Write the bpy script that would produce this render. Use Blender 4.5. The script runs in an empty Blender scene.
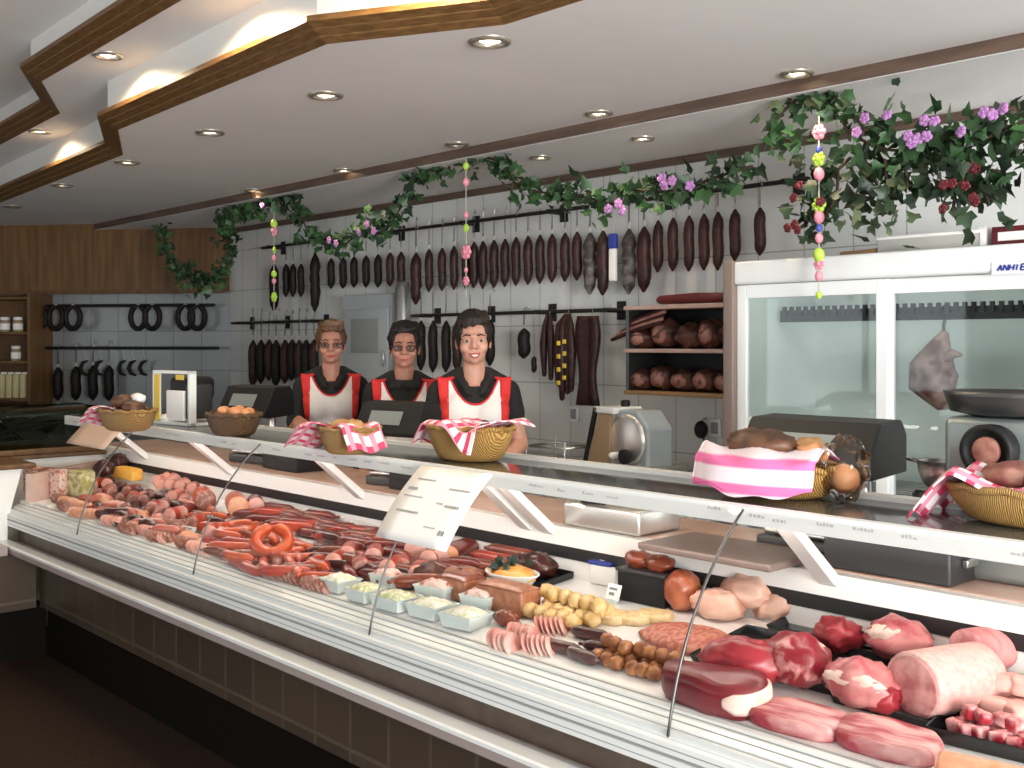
import bpy, bmesh, math, random
from math import sin, cos, tan, pi, sqrt, radians, atan2
from mathutils import Vector, Matrix, noise
from mathutils.bvhtree import BVHTree

random.seed(7)
SC = bpy.context.scene
COL = SC.collection
# ---------------------------------------------------------------- frame
# world: X right, Y ahead of the camera.  counter frame: u along the counter
# (to the right), v across it (towards the tiled back wall).
F = 1080.0
HC = 1.55
ANG = radians(42.68)
SA, CA = sin(ANG), cos(ANG)
RZ = ANG - pi / 2

def W(u, v, z=0.0):
    return Vector((u * SA + v * CA, -u * CA + v * SA, z))

def UV(X, Y):
    return X * SA - Y * CA, X * CA + Y * SA

def onv(px, py, v):
    """photo position -> (u, z) on the vertical plane at distance v"""
    k = (px - 512) / F
    u = v * (k * SA - CA) / (SA + k * CA)
    Y = -u * CA + v * SA
    return u, HC - (py - 343) * Y / F

def onz(px, py, z):
    """photo position -> (u, v) on the level plane at height z"""
    Y = (HC - z) * F / (py - 343)
    return UV((px - 512) / F * Y, Y)

# ---------------------------------------------------------------- materials
MATS = {}
def lin(c):
    return tuple((x / 12.92 if x <= .04045 else ((x + .055) / 1.055) ** 2.4) for x in c)

def mat(name, col, rough=.5, metal=0.0, col2=None, scale=20.0, detail=4.0, bump=0.0, spec=.5,
        lo=.4, hi=.6, stretch=(1, 1, 1), emit=None, estr=0.0, trans=0.0, kind='noise', coat=0.0, sss=0.0):
    m = bpy.data.materials.new(name); m.use_nodes = True
    nt = m.node_tree; N = nt.nodes; L = nt.links
    b = N['Principled BSDF']
    b.inputs['Roughness'].default_value = rough
    b.inputs['Metallic'].default_value = metal
    b.inputs['Specular IOR Level'].default_value = spec
    b.inputs['Coat Weight'].default_value = coat
    b.inputs['Coat Roughness'].default_value = .12
    if sss:
        b.inputs['Subsurface Weight'].default_value = sss
        b.inputs['Subsurface Radius'].default_value = (.01, .004, .002)
    b.inputs['Base Color'].default_value = (*col, 1)
    if emit:
        b.inputs['Emission Color'].default_value = (*emit, 1)
        b.inputs['Emission Strength'].default_value = estr
    if col2 is not None or bump:
        tc = N.new('ShaderNodeTexCoord'); mp = N.new('ShaderNodeMapping')
        mp.inputs['Scale'].default_value = stretch
        L.new(tc.outputs['Object'], mp.inputs['Vector'])
        if kind == 'voronoi':
            tx = N.new('ShaderNodeTexVoronoi'); tx.inputs['Scale'].default_value = scale
            out = tx.outputs['Distance']
        elif kind == 'wave':
            tx = N.new('ShaderNodeTexWave'); tx.inputs['Scale'].default_value = scale
            tx.inputs['Distortion'].default_value = 4.0; tx.inputs['Detail'].default_value = detail
            out = tx.outputs['Fac']
        else:
            tx = N.new('ShaderNodeTexNoise'); tx.inputs['Scale'].default_value = scale
            tx.inputs['Detail'].default_value = detail
            out = tx.outputs['Fac']
        L.new(mp.outputs['Vector'], tx.inputs['Vector'])
        if col2 is not None:
            r = N.new('ShaderNodeValToRGB')
            r.color_ramp.elements[0].position = lo; r.color_ramp.elements[0].color = (*col, 1)
            r.color_ramp.elements[1].position = hi; r.color_ramp.elements[1].color = (*col2, 1)
            L.new(out, r.inputs['Fac']); L.new(r.outputs['Color'], b.inputs['Base Color'])
        if bump:
            bp = N.new('ShaderNodeBump'); bp.inputs['Strength'].default_value = bump
            bp.inputs['Distance'].default_value = .004
            L.new(out, bp.inputs['Height']); L.new(bp.outputs['Normal'], b.inputs['Normal'])
    MATS[name] = m
    return m

def tile_mat(name, col, col2, grout, w, h, rough=.25, mortar=.012, axes='xz', offset=0.0, bump=.3):
    """ceramic tiles laid in straight rows; object coordinates"""
    m = bpy.data.materials.new(name); m.use_nodes = True
    nt = m.node_tree; N = nt.nodes; L = nt.links; b = N['Principled BSDF']
    tc = N.new('ShaderNodeTexCoord'); sx = N.new('ShaderNodeSeparateXYZ'); cx = N.new('ShaderNodeCombineXYZ')
    L.new(tc.outputs['Object'], sx.inputs[0])
    L.new(sx.outputs['XYZ'.index(axes[0].upper())], cx.inputs[0]); L.new(sx.outputs['XYZ'.index(axes[1].upper())], cx.inputs[1])
    br = N.new('ShaderNodeTexBrick'); br.offset = offset; br.squash = 1
    br.inputs['Scale'].default_value = 1
    br.inputs['Brick Width'].default_value = w; br.inputs['Row Height'].default_value = h
    br.inputs['Mortar Size'].default_value = mortar * w; br.inputs['Mortar Smooth'].default_value = .1
    br.inputs['Color1'].default_value = (*col, 1); br.inputs['Color2'].default_value = (*col2, 1)
    br.inputs['Mortar'].default_value = (*grout, 1)
    L.new(cx.outputs[0], br.inputs['Vector']); L.new(br.outputs['Color'], b.inputs['Base Color'])
    b.inputs['Roughness'].default_value = rough
    bp = N.new('ShaderNodeBump'); bp.inputs['Strength'].default_value = bump; bp.inputs['Distance'].default_value = .002
    bp.invert = True
    L.new(br.outputs['Fac'], bp.inputs['Height']); L.new(bp.outputs['Normal'], b.inputs['Normal'])
    MATS[name] = m
    return m

def glass_mat(name, tint=(1, 1, 1), refl=1.0, ior=1.45):
    m = bpy.data.materials.new(name); m.use_nodes = True
    nt = m.node_tree; N = nt.nodes; L = nt.links
    N.remove(N['Principled BSDF'])
    t = N.new('ShaderNodeBsdfTransparent'); t.inputs[0].default_value = (*tint, 1)
    g = N.new('ShaderNodeBsdfGlossy'); g.inputs['Roughness'].default_value = .02
    f = N.new('ShaderNodeFresnel'); f.inputs['IOR'].default_value = ior
    mu = N.new('ShaderNodeMath'); mu.operation = 'MULTIPLY'; mu.inputs[1].default_value = refl
    mx = N.new('ShaderNodeMixShader')
    L.new(f.outputs[0], mu.inputs[0]); L.new(mu.outputs[0], mx.inputs[0])
    L.new(t.outputs[0], mx.inputs[1]); L.new(g.outputs[0], mx.inputs[2])
    L.new(mx.outputs[0], N['Material Output'].inputs[0])
    MATS[name] = m
    return m

def stripe_mat(name, base, stripe, scale, axis='X', lo=.62, hi=.66, rough=.8, check=False, stripe2=None):
    m = bpy.data.materials.new(name); m.use_nodes = True
    nt = m.node_tree; N = nt.nodes; L = nt.links; b = N['Principled BSDF']
    b.inputs['Roughness'].default_value = rough
    tc = N.new('ShaderNodeTexCoord')
    def band(ax, s):
        w = N.new('ShaderNodeTexWave'); w.bands_direction = ax; w.inputs['Scale'].default_value = s
        L.new(tc.outputs['Object'], w.inputs['Vector'])
        r = N.new('ShaderNodeValToRGB')
        r.color_ramp.elements[0].position = lo; r.color_ramp.elements[1].position = hi
        L.new(w.outputs['Fac'], r.inputs['Fac'])
        return r.outputs['Color']
    mx = N.new('ShaderNodeMix'); mx.data_type = 'RGBA'
    mx.inputs['A'].default_value = (*base, 1); mx.inputs['B'].default_value = (*stripe, 1)
    L.new(band(axis, scale), mx.inputs['Factor'])
    out = mx.outputs['Result']
    if check:
        m2 = N.new('ShaderNodeMix'); m2.data_type = 'RGBA'
        m2.inputs['B'].default_value = (*(stripe2 or stripe), 1)
        L.new(out, m2.inputs['A']); L.new(band('Y' if axis == 'X' else 'X', scale), m2.inputs['Factor'])
        out = m2.outputs['Result']
    L.new(out, b.inputs['Base Color'])
    MATS[name] = m
    return m

def M(n): return MATS[n]

# ---------------------------------------------------------------- mesh builder
class MB:
    def __init__(s): s.v = []; s.f = []; s.mi = []; s.sm = []; s.cur = 0
    def add(s, vs, fs, smooth=False):
        o = len(s.v); s.v += [tuple(p) for p in vs]
        for f in fs:
            s.f.append([o + i for i in f]); s.mi.append(s.cur); s.sm.append(smooth)
        return s
    def box(s, x0, x1, y0, y1, z0, z1, mtx=None):
        vs = [Vector((x, y, z)) for z in (z0, z1) for y in (y0, y1) for x in (x0, x1)]
        if mtx: vs = [mtx @ p for p in vs]
        return s.add(vs, [(0, 2, 3, 1), (4, 5, 7, 6), (0, 1, 5, 4), (2, 6, 7, 3), (0, 4, 6, 2), (1, 3, 7, 5)])
    def rbox(s, x0, x1, y0, y1, z0, z1, r=.01, mtx=None, n=3):
        """box with rounded vertical and horizontal edges"""
        pts = []
        cx, cy, cz = (x0 + x1) / 2, (y0 + y1) / 2, (z0 + z1) / 2
        hx, hy, hz = (x1 - x0) / 2, (y1 - y0) / 2, (z1 - z0) / 2
        r = min(r, hx * .98, hy * .98, hz * .98)
        m_ = MB(); S = 4 * n + 4
        rows = []
        for j in range(2 * n + 2):
            half = j > n
            th = -pi / 2 + (pi / 2) * ((j - 1 if half else j) / n if not half else (j - 1) / n)
            zz = cz + (hz - r if half else -(hz - r)) + r * sin(th)
            rr = r * cos(th)
            row = []
            for q in range(4):
                sx, sy = ((1, 1), (-1, 1), (-1, -1), (1, -1))[q]
                for i in range(n + 1):
                    a = q * pi / 2 + (pi / 2) * i / n
                    row.append(Vector((cx + sx * (hx - r) + rr * cos(a), cy + sy * (hy - r) + rr * sin(a), zz)))
            rows.append(row)
        return s.rings(rows, cap=True, mtx=mtx)
    def rings(s, rows, cap=False, closed=True, mtx=None, smooth=True, loop=False):
        n = len(rows[0]); vs = [p for r in rows for p in r]
        if mtx: vs = [mtx @ Vector(p) for p in vs]
        fs = []
        R = len(rows)
        for j in range(R if loop else R - 1):
            for i in range(n if closed else n - 1):
                a, b_ = j * n + i, j * n + (i + 1) % n
                c, d = ((j + 1) % R) * n + (i + 1) % n, ((j + 1) % R) * n + i
                fs.append((a, b_, c, d))
        if cap:
            fs.append(tuple(range(n - 1, -1, -1))); fs.append(tuple((R - 1) * n + i for i in range(n)))
        return s.add(vs, fs, smooth)
    def prism(s, poly, a0, a1, axis='x', mtx=None):
        """polygon in the two other axes extruded along axis"""
        def P(p, a):
            if axis == 'x': return Vector((a, p[0], p[1]))
            if axis == 'y': return Vector((p[0], a, p[1]))
            return Vector((p[0], p[1], a))
        n = len(poly)
        vs = [P(p, a0) for p in poly] + [P(p, a1) for p in poly]
        if mtx: vs = [mtx @ p for p in vs]
        fs = [(i, (i + 1) % n, n + (i + 1) % n, n + i) for i in range(n)]
        fs += [tuple(range(n - 1, -1, -1)), tuple(range(n, 2 * n))]
        return s.add(vs, fs)
    def tube(s, pts, r, seg=8, round_=True, closed=False, flat=1.0):
        pts = [Vector(p) for p in pts]; n = len(pts)
        rs = [r] * n if not hasattr(r, '__len__') else list(r)
        if round_ and not closed:
            d0 = (pts[0] - pts[1]).normalized(); d1 = (pts[-1] - pts[-2]).normalized()
            k = [.5, .87]
            pts = [pts[0] + d0 * rs[0] * 1.0, pts[0] + d0 * rs[0] * .75] + pts + [pts[-1] + d1 * rs[-1] * .75, pts[-1] + d1 * rs[-1]]
            rs = [rs[0] * .12, rs[0] * .66] + rs + [rs[-1] * .66, rs[-1] * .12]
            n = len(pts)
        rows = []; up = None
        for i in range(n):
            if closed: t = pts[(i + 1) % n] - pts[i - 1]
            else: t = pts[min(i + 1, n - 1)] - pts[max(i - 1, 0)]
            t = t.normalized() if t.length > 1e-9 else Vector((0, 0, 1))
            if up is None:
                up = Vector((0, 0, 1)) if abs(t.z) < .9 else Vector((1, 0, 0))
            sd = t.cross(up)
            if sd.length < 1e-6: sd = t.cross(Vector((1, 0, .1)))
            sd.normalize(); up = sd.cross(t).normalized()
            rows.append([pts[i] + (sd * cos(2 * pi * k / seg) + up * sin(2 * pi * k / seg) * flat) * rs[i] for k in range(seg)])
        return s.rings(rows, cap=not closed, loop=closed)
    def lathe(s, prof, seg=24, c=(0, 0, 0), mtx=None, cap=True, sx=1, sy=1):
        rows = [[Vector((c[0] + r * cos(2 * pi * k / seg) * sx, c[1] + r * sin(2 * pi * k / seg) * sy, c[2] + z)) for k in range(seg)] for r, z in prof]
        return s.rings(rows, cap=cap, mtx=mtx)
    def ell(s, c, r, seg=16, rng=10, mtx=None, nz=0.0, sc=3.0, seed=0, flat=None):
        rows = []
        for j in range(rng + 1):
            th = -pi / 2 + pi * (j / rng) * .996 + .006
            row = []
            for i in range(seg):
                a = 2 * pi * i / seg
                d = Vector((cos(th) * cos(a), cos(th) * sin(a), sin(th)))
                q = 1.0
                if nz: q += nz * noise.fractal(d * sc + Vector((seed * 3.1, seed * 1.7, seed)), 1.0, 2.0, 3)
                p = Vector((c[0] + d.x * r[0] * q, c[1] + d.y * r[1] * q, c[2] + d.z * r[2] * q))
                if flat is not None and p.z < flat: p.z = flat
                row.append(p)
            rows.append(row)
        return s.rings(rows, cap=True, mtx=mtx)
    def grid(s, fn, nu, nv, smooth=True, mtx=None):
        rows = [[Vector(fn(i / (nu - 1), j / (nv - 1))) for i in range(nu)] for j in range(nv)]
        return s.rings(rows, closed=False, smooth=smooth, mtx=mtx)
    def mesh(s, name):
        me = bpy.data.meshes.new(name)
        me.from_pydata(s.v, [], s.f)
        me.polygons.foreach_set('use_smooth', s.sm); me.polygons.foreach_set('material_index', s.mi)
        me.validate(); me.update()
        return me
    def build(s, name, mats=None, parent=None, bevel=0, solid=0, subsurf=0):
        o = bpy.data.objects.new(name, s.mesh(name)); COL.objects.link(o)
        for m in (mats if isinstance(mats, (list, tuple)) else [mats]): o.data.materials.append(m if not isinstance(m, str) else MATS[m])
        if parent: o.parent = parent
        if solid:
            q = o.modifiers.new('solid', 'SOLIDIFY'); q.thickness = solid; q.offset = 0
        if bevel:
            q = o.modifiers.new('bevel', 'BEVEL'); q.width = bevel; q.segments = 2; q.limit_method = 'ANGLE'
        if subsurf:
            q = o.modifiers.new('sub', 'SUBSURF'); q.levels = q.render_levels = subsurf
        return o

def tag(o, label=None, cat=None, group=None, kind=None):
    if label: o['label'] = label
    if cat: o['category'] = cat
    if group: o['group'] = group
    if kind: o['kind'] = kind
    return o

def place(o, u, v, z=0.0, rot=0.0):
    o.location = W(u, v, z); o.rotation_euler = (0, 0, RZ + rot)
    return o

def thing(name, label, cat, u=0, v=0, z=0, rot=0, group=None):
    o = bpy.data.objects.new(name, None); COL.objects.link(o); o.empty_display_size = .05
    place(o, u, v, z, rot)
    return tag(o, label, cat, group)

def struct(name, mb, m, at=None, **k):
    o = mb.build(name, m, **k)
    if at is not None: place(o, *at)
    return tag(o, kind='structure')

def dup(root, u, v, z, rot=0, label=None, group=None):
    r = root.copy(); COL.objects.link(r); place(r, u, v, z, rot)
    if label: r['label'] = label
    if group: r['group'] = group
    for ch in list(root.children):
        c = ch.copy(); COL.objects.link(c); c.parent = r
        for g in list(ch.children):
            d = g.copy(); COL.objects.link(d); d.parent = c
    return r

ORD = ['first', 'second', 'third', 'fourth', 'fifth', 'sixth', 'seventh', 'eighth', 'ninth', 'tenth', 'eleventh', 'twelfth',
       'thirteenth', 'fourteenth', 'fifteenth', 'sixteenth', 'seventeenth', 'eighteenth', 'nineteenth', 'twentieth',
       'twenty-first', 'twenty-second', 'twenty-third', 'twenty-fourth', 'twenty-fifth', 'twenty-sixth', 'twenty-seventh', 'twenty-eighth',
       'twenty-ninth', 'thirtieth', 'thirty-first', 'thirty-second', 'thirty-third', 'thirty-fourth', 'thirty-fifth']

# ---------------------------------------------------------------- camera
cd = bpy.data.cameras.new('camera'); cam = bpy.data.objects.new('camera', cd); COL.objects.link(cam)
cd.sensor_width = 36; cd.lens = F / 1024 * 36; cd.shift_y = -41 / 1024; cd.clip_start = .05
cam.location = (0, 0, HC); cam.rotation_euler = (pi / 2, 0, 0)
SC.camera = cam
vs = SC.view_settings
vs.view_transform = 'Standard'; vs.look = 'None'; vs.gamma = 1; vs.use_curve_mapping = False
vs.exposure = 0.42

# ---------------------------------------------------------------- palette
mat('white_paint', (.72, .70, .68), .6)
mat('ceiling_paint', (.83, .81, .805), .85, spec=.2, col2=(.86, .84, .835), scale=1.5)
mat('riser_paint', (.80, .78, .74), .6)
mat('wood_trim', (.115, .055, .017), .4, col2=(.19, .095, .03), scale=3, stretch=(6, 6, 60), kind='noise', detail=6)
mat('wood_strip', (.085, .05, .035), .45, col2=(.13, .08, .055), scale=4, stretch=(1, 12, 12))
mat('wood_panel', (.115, .055, .018), .5, col2=(.18, .09, .03), scale=2.2, stretch=(9, 9, .8), detail=6)
mat('wood_dark', (.10, .048, .018), .5, col2=(.14, .07, .025), scale=3, stretch=(6, 6, 1))
tile_mat('wall_tile', (.66, .66, .645), (.69, .69, .675), (.36, .36, .35), .25, .33, rough=.18)
tile_mat('wall_tile_shaded', (.225, .232, .235), (.25, .257, .26), (.12, .122, .125), .25, .33, rough=.18)  # darker wall tile: dimness of the far left wall put into the colour
tile_mat('base_tile', (.075, .052, .036), (.058, .040, .028), (.10, .075, .055), .2, .29, rough=.3, mortar=.035)
mat('floor_brown', (.022, .010, .006), .8, spec=.2, col2=(.034, .017, .010), scale=60, detail=6, bump=.1)
mat('kick_black', (.006, .005, .004), .9, spec=.08)
mat('enamel_white', (.80, .80, .78), .25)
mat('deck_white', (.82, .80, .77), .3)
mat('alu', (.72, .71, .69), .32, metal=.85)
mat('rail_white', (.80, .79, .77), .22)
mat('rail_mauve', (.36, .29, .27), .35)
mat('front_brown', (.085, .058, .042), .45, col2=(.105, .075, .055), scale=14)
mat('worktop', (.50, .33, .27), .25, col2=(.56, .38, .32), scale=6)
mat('black_rubber', (.012, .013, .014), .4)
mat('shelf_top', (.07, .075, .075), .12, spec=.6)
mat('steel', (.50, .50, .49), .28, metal=.95)
mat('steel_dark', (.12, .12, .12), .35, metal=.8)
mat('black_plastic', (.010, .010, .011), .5, spec=.3)
mat('dark_plastic', (.03, .03, .032), .4)
mat('grey_plastic', (.28, .29, .29), .45)
mat('paper', (.88, .85, .83), .7)
mat('paper_warm', (.62, .43, .33), .7)
mat('ink', (.22, .21, .22), .7)
mat('ink_light', (.50, .49, .50), .7)
mat('fridge_white', (.80, .81, .81), .25)
mat('fridge_inner', (.60, .655, .635), .35, col2=(.63, .685, .665), scale=3)
mat('fridge_lamp', (1, 1, 1), .5, emit=(.96, 1, .97), estr=5.0)
mat('post_brown', (.20, .145, .125), .4)
mat('door_grey', (.42, .45, .47), .4)
mat('lamp_glow', (1, .9, .7), .5, emit=(1, .82, .55), estr=9.0)
mat('lamp_glow_dim', (1, .9, .7), .5, emit=(1, .85, .60), estr=3.5)
mat('lamp_off', (.30, .29, .28), .3)
mat('lamp_ring', (.42, .38, .32), .3, metal=.7)
mat('tube_glow', (1, .9, .8), .5, emit=(1, .90, .83), estr=11.5)
glass_mat('case_glass', (.975, .985, .98), .22)
glass_mat('fridge_glass', (.945, .968, .958), .55)
glass_mat('window_glass', (.95, .97, .97), .6)
glass_mat('hood_glass', (.50, .56, .44), .9)
mat('jar_glass', (.16, .17, .14), .1)
# ================================================================ the room
VW = 4.37            # tiled back wall
VS = 3.58            # step of the ceiling towards the wall
Z0, Z1, Z2, ZB = 2.55, 2.77, 2.95, 2.50
ucor = onv(230, 300, VW)[0]
CORNER = W(ucor, VW)
ldir = Vector((-cos(radians(-9)), -sin(radians(-9)), 0))     # along the left wall, away from the corner
LEFT_LEN = 4.4
lend = CORNER + ldir * LEFT_LEN

def slab(mb, poly, z, th=.05):
    n = len(poly)
    from mathutils.geometry import tessellate_polygon
    co = [(p[0], p[1], z) for p in poly]
    fs = [list(q) for q in tessellate_polygon([[Vector(c) for c in co]])]
    mb.add(co, fs); mb.add([(a, b, c + th) for a, b, c in co], [list(reversed(f)) for f in fs])
    mb.add([(p[0], p[1], z) for p in poly] + [(p[0], p[1], z + th) for p in poly], [(i, (i + 1) % n, n + (i + 1) % n, n + i) for i in range(n)])

XL = -6.3; YF = -2.6; UR = 3.2
mb = MB(); mb.box(-9, 7, -5, 13, -.1, 0); struct('floor', mb, 'floor_brown')
# back wall (tiles), in the counter frame
mb = MB(); mb.box(ucor, UR, 0, .12, 0, 3.1); struct('wall_back', mb, 'wall_tile', (0, VW, 0))
# left wall: tiles, own frame (x along the wall to the right)
la = atan2(-ldir.y, -ldir.x)
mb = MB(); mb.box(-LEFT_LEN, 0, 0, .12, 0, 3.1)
wl = struct('wall_left', mb, 'wall_tile_shaded'); wl.location = CORNER; wl.rotation_euler = (0, 0, la)
def onleft(px, py, off=0.0):
    """photo position -> distance along the left wall (negative) and height"""
    d = Vector(((px - 512) / F, 1))
    n = Vector((-sin(la), cos(la))); c = CORNER.to_2d() - n * off
    t = c.dot(n) / d.dot(n); p = d * t
    return (p - CORNER.to_2d()).dot(Vector((cos(la), sin(la)))), HC - (py - 343) * t / F
def left_place(o, x, off, z, rot=0):
    q = Matrix.Rotation(la, 4, 'Z') @ Vector((x, -off, 0))
    o.location = CORNER + q; o.location.z = z; o.rotation_euler = (0, 0, la + rot)
    return o
# wooden fascia above the tiles of the left wall
z_a = onleft(120, 292)[1]
mb = MB(); mb.box(-LEFT_LEN, -.005, -.10, 0, z_a, 2.75)
tr = struct('trim_1', mb, 'wood_panel'); tr.location = CORNER; tr.rotation_euler = (0, 0, la)
mb = MB(); mb.box(-LEFT_LEN, -.005, -.115, -.10, z_a - .02, z_a + .015)
tr = struct('trim_2', mb, 'wood_dark'); tr.location = CORNER; tr.rotation_euler = (0, 0, la)

# side wall (shop windows), front wall with window, right wall
ys_end = lend.y
mb = MB()
wy = [(-1.6, .6), (1.1, 3.3), (3.8, 6.0)]
ys = [YF] + [q for w in wy for q in w] + [ys_end]
mb.box(XL - .15, XL, YF, ys_end, 0, .7); mb.box(XL - .15, XL, YF, ys_end, 2.35, 3.1)
for i in range(0, len(ys), 2): mb.box(XL - .15, XL, ys[i], ys[i + 1], .7, 2.35)
struct('wall_side', mb, 'white_paint')
for i, (a, b) in enumerate(wy):
    mb = MB()
    for y in (a + .03, (a + b) / 2, b - .03): mb.box(XL - .1, XL - .04, y - .03, y + .03, .7, 2.35)
    for z in (.73, 2.32): mb.box(XL - .1, XL - .04, a, b, z - .03, z + .03)
    w = struct('window_%d' % (i + 1), mb, 'wood_dark')
    mb = MB(); mb.box(XL - .075, XL - .07, a + .05, b - .05, .75, 2.3); mb.build('pane', 'window_glass', w)
ra = W(UR, VW); rb = Vector((ra.x, YF, 0))
fx = [(-4.6, -2.2), (-1.4, 1.0), (1.6, 4.0)]
mb = MB()
mb.box(XL - .15, ra.x, YF - .15, YF, 0, .5); mb.box(XL - .15, ra.x, YF - .15, YF, 2.4, 3.1)
xs = [XL - .15] + [q for w in fx for q in w] + [ra.x]
for i in range(0, len(xs), 2): mb.box(xs[i], xs[i + 1], YF - .15, YF, .5, 2.4)
struct('wall_front', mb, 'white_paint')
for i, (a, b) in enumerate(fx):
    mb = MB()
    for x in (a + .03, b - .03): mb.box(x - .03, x + .03, YF - .1, YF - .04, .5, 2.4)
    for z in (.53, 2.37): mb.box(a, b, YF - .1, YF - .04, z - .03, z + .03)
    w = struct('window_%d' % (i + 4), mb, 'wood_dark')
    mb = MB(); mb.box(a + .05, b - .05, YF - .075, YF - .07, .55, 2.35); mb.build('pane', 'window_glass', w)
mb = MB(); mb.box(ra.x, ra.x + .12, YF - .15, ra.y, 0, 3.1); struct('wall_right', mb, 'white_paint')
mb = MB(); mb.box(XL - .15, lend.x, ys_end, ys_end + .12, 0, 3.1); struct('wall_corner', mb, 'wood_panel')

# ---------------------------------------------------------------- ceiling
def zpt(px, py, z):
    Y = (HC - z) * F / (py - 343); return Vector(((px - 512) / F * Y, Y))
dd = Vector((-SA, CA)); nn = Vector((CA, SA))
P0 = [zpt(0, 202.5, Z0), zpt(123, 154.5, Z0), zpt(118, 129.5, Z0), zpt(327, 43.5, Z0), zpt(505, 24, Z0), zpt(588, -2, Z0)]
P0 = [P0[0] + (P0[0] - P0[1]).normalized() * 4] + P0 + [P0[-1] - dd * 4.2]
P1 = [zpt(0, 144.5, Z1), zpt(60, 113, Z1), zpt(41.5, 81, Z1), zpt(181, 0, Z1)]
P1 = [P1[0] + (P1[0] - P1[1]).normalized() * 4] + P1 + [P1[-1] - dd * 6.2]

def offset_line(P, w):
    """shift a polyline sideways towards -nn with mitred corners"""
    out = []
    for i, p in enumerate(P):
        t0 = (P[i] - P[i - 1]).normalized() if i else None
        t1 = (P[i + 1] - P[i]).normalized() if i < len(P) - 1 else None
        t0 = t0 or t1; t1 = t1 or t0
        n0 = Vector((t0.y, -t0.x)); n1 = Vector((t1.y, -t1.x))
        n0 = n0 if n0.dot(nn) < 0 else -n0
        n1 = n1 if n1.dot(nn) < 0 else -n1
        m_ = (n0 + n1).normalized()
        out.append(p + m_ * (w / max(.45, m_.dot(n0))))
    return out

def fascia(idx, P, z, ztop):
    A = P; B = offset_line(P, .09); C = offset_line(P, .045)
    n = len(P)
    mb = MB()      # wooden border board, a little slanted, with a moulded step
    Q1 = offset_line(P, .03); Q2 = offset_line(P, .06)
    rows = [[Vector((p.x, p.y, z + .02)) for p in A], [Vector((p.x, p.y, z - .002)) for p in A], [Vector((p.x, p.y, z + .012)) for p in Q1], [Vector((p.x, p.y, z + .018)) for p in Q1],
            [Vector((p.x, p.y, z + .03)) for p in Q2], [Vector((p.x, p.y, z + .036)) for p in Q2], [Vector((p.x, p.y, z + .05)) for p in B],
            [Vector((p.x, p.y, z + .07)) for p in B], [Vector((p.x, p.y, z + .07)) for p in A]]
    mb.rings(rows, closed=False, smooth=False)
    struct('trim_%d' % idx, mb, 'wood_trim')
    mb = MB()      # white upright riser
    rows = [[Vector((p.x, p.y, z + .045)) for p in C], [Vector((p.x, p.y, ztop)) for p in C],
            [Vector((p.x, p.y, ztop)) for p in A], [Vector((p.x, p.y, z + .045)) for p in A]]
    mb.rings(rows, closed=False, smooth=False)
    struct('trim_%d' % (idx + 1), mb, 'riser_paint')
fascia(3, P0, Z0, Z1)
fascia(5, P1, Z1, Z2)
sL = W(ucor - 1.2, VS).to_2d(); sR = W(UR + .3, VS).to_2d()
big = [Vector((P0[0].x, 12))]
mb = MB(); slab(mb, list(P0) + [sR, sL], Z0); struct('ceiling', mb, 'ceiling_paint')
mb = MB(); slab(mb, list(reversed(offset_line(P0, -.02))) + list(P1), Z1); struct('ceiling_step', mb, 'ceiling_paint')
mb = MB(); slab(mb, list(reversed(offset_line(P1, -.02))) + [Vector((-11, 8)), Vector((-8, -3.5)), Vector((5, -3.5))], Z2); struct('ceiling_upper', mb, 'ceiling_paint')
mb = MB(); slab(mb, [sL, sR, W(UR + .3, VW + .1).to_2d(), W(ucor - 1.2, VW + .1).to_2d()], ZB); struct('ceiling_back', mb, 'ceiling_paint')
mb = MB(); mb.box(-9.4, 6, -6, 13, 3.12, 3.2); struct('ceiling_slab', mb, 'white_paint')
# wooden strip on the step, and the slim strip where the ceiling meets the wall
mb = MB(); mb.box(ucor - 1.1, UR, -.012, .02, ZB + .002, Z0 + .004); struct('trim_7', mb, 'wood_strip', (0, VS, 0))
mb = MB(); mb.box(ucor, UR, -.02, -.001, ZB - .04, ZB); struct('trim_8', mb, 'wood_strip', (0, VW, 0))

# ---------------------------------------------------------------- downlights
def make_light(z, glow, r=.062):
    t = thing('downlight', '', 'downlight')
    mb = MB(); mb.lathe([(r * .70, .012), (r * .70, -.004), (r * .78, -.012), (r * .95, -.009), (r, -.001), (r, .004)], 28, cap=False); mb.build('ring', 'lamp_ring', t)
    mb = MB(); mb.lathe([(.001, -.003), (r * .45, -.002), (r * .70, .006)], 28, cap=False); mb.build('bulb', glow, t)
    return t
LG = make_light(0, 'lamp_glow'); LD = make_light(0, 'lamp_glow_dim'); LO = make_light(0, 'lamp_off')
used = set()
def downlight(px, py, z, kind, label, r=1.0):
    u, v = onz(px, py, z)
    src = {'on': LG, 'dim': LD, 'off': LO}[kind]
    if kind not in used: used.add(kind); o = place(src, u, v, z); o['label'] = label
    else: o = dup(src, u, v, z, 0, label)
    o['group'] = 'ceiling downlights'; o.scale = (r, r, 1)
    return o
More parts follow.
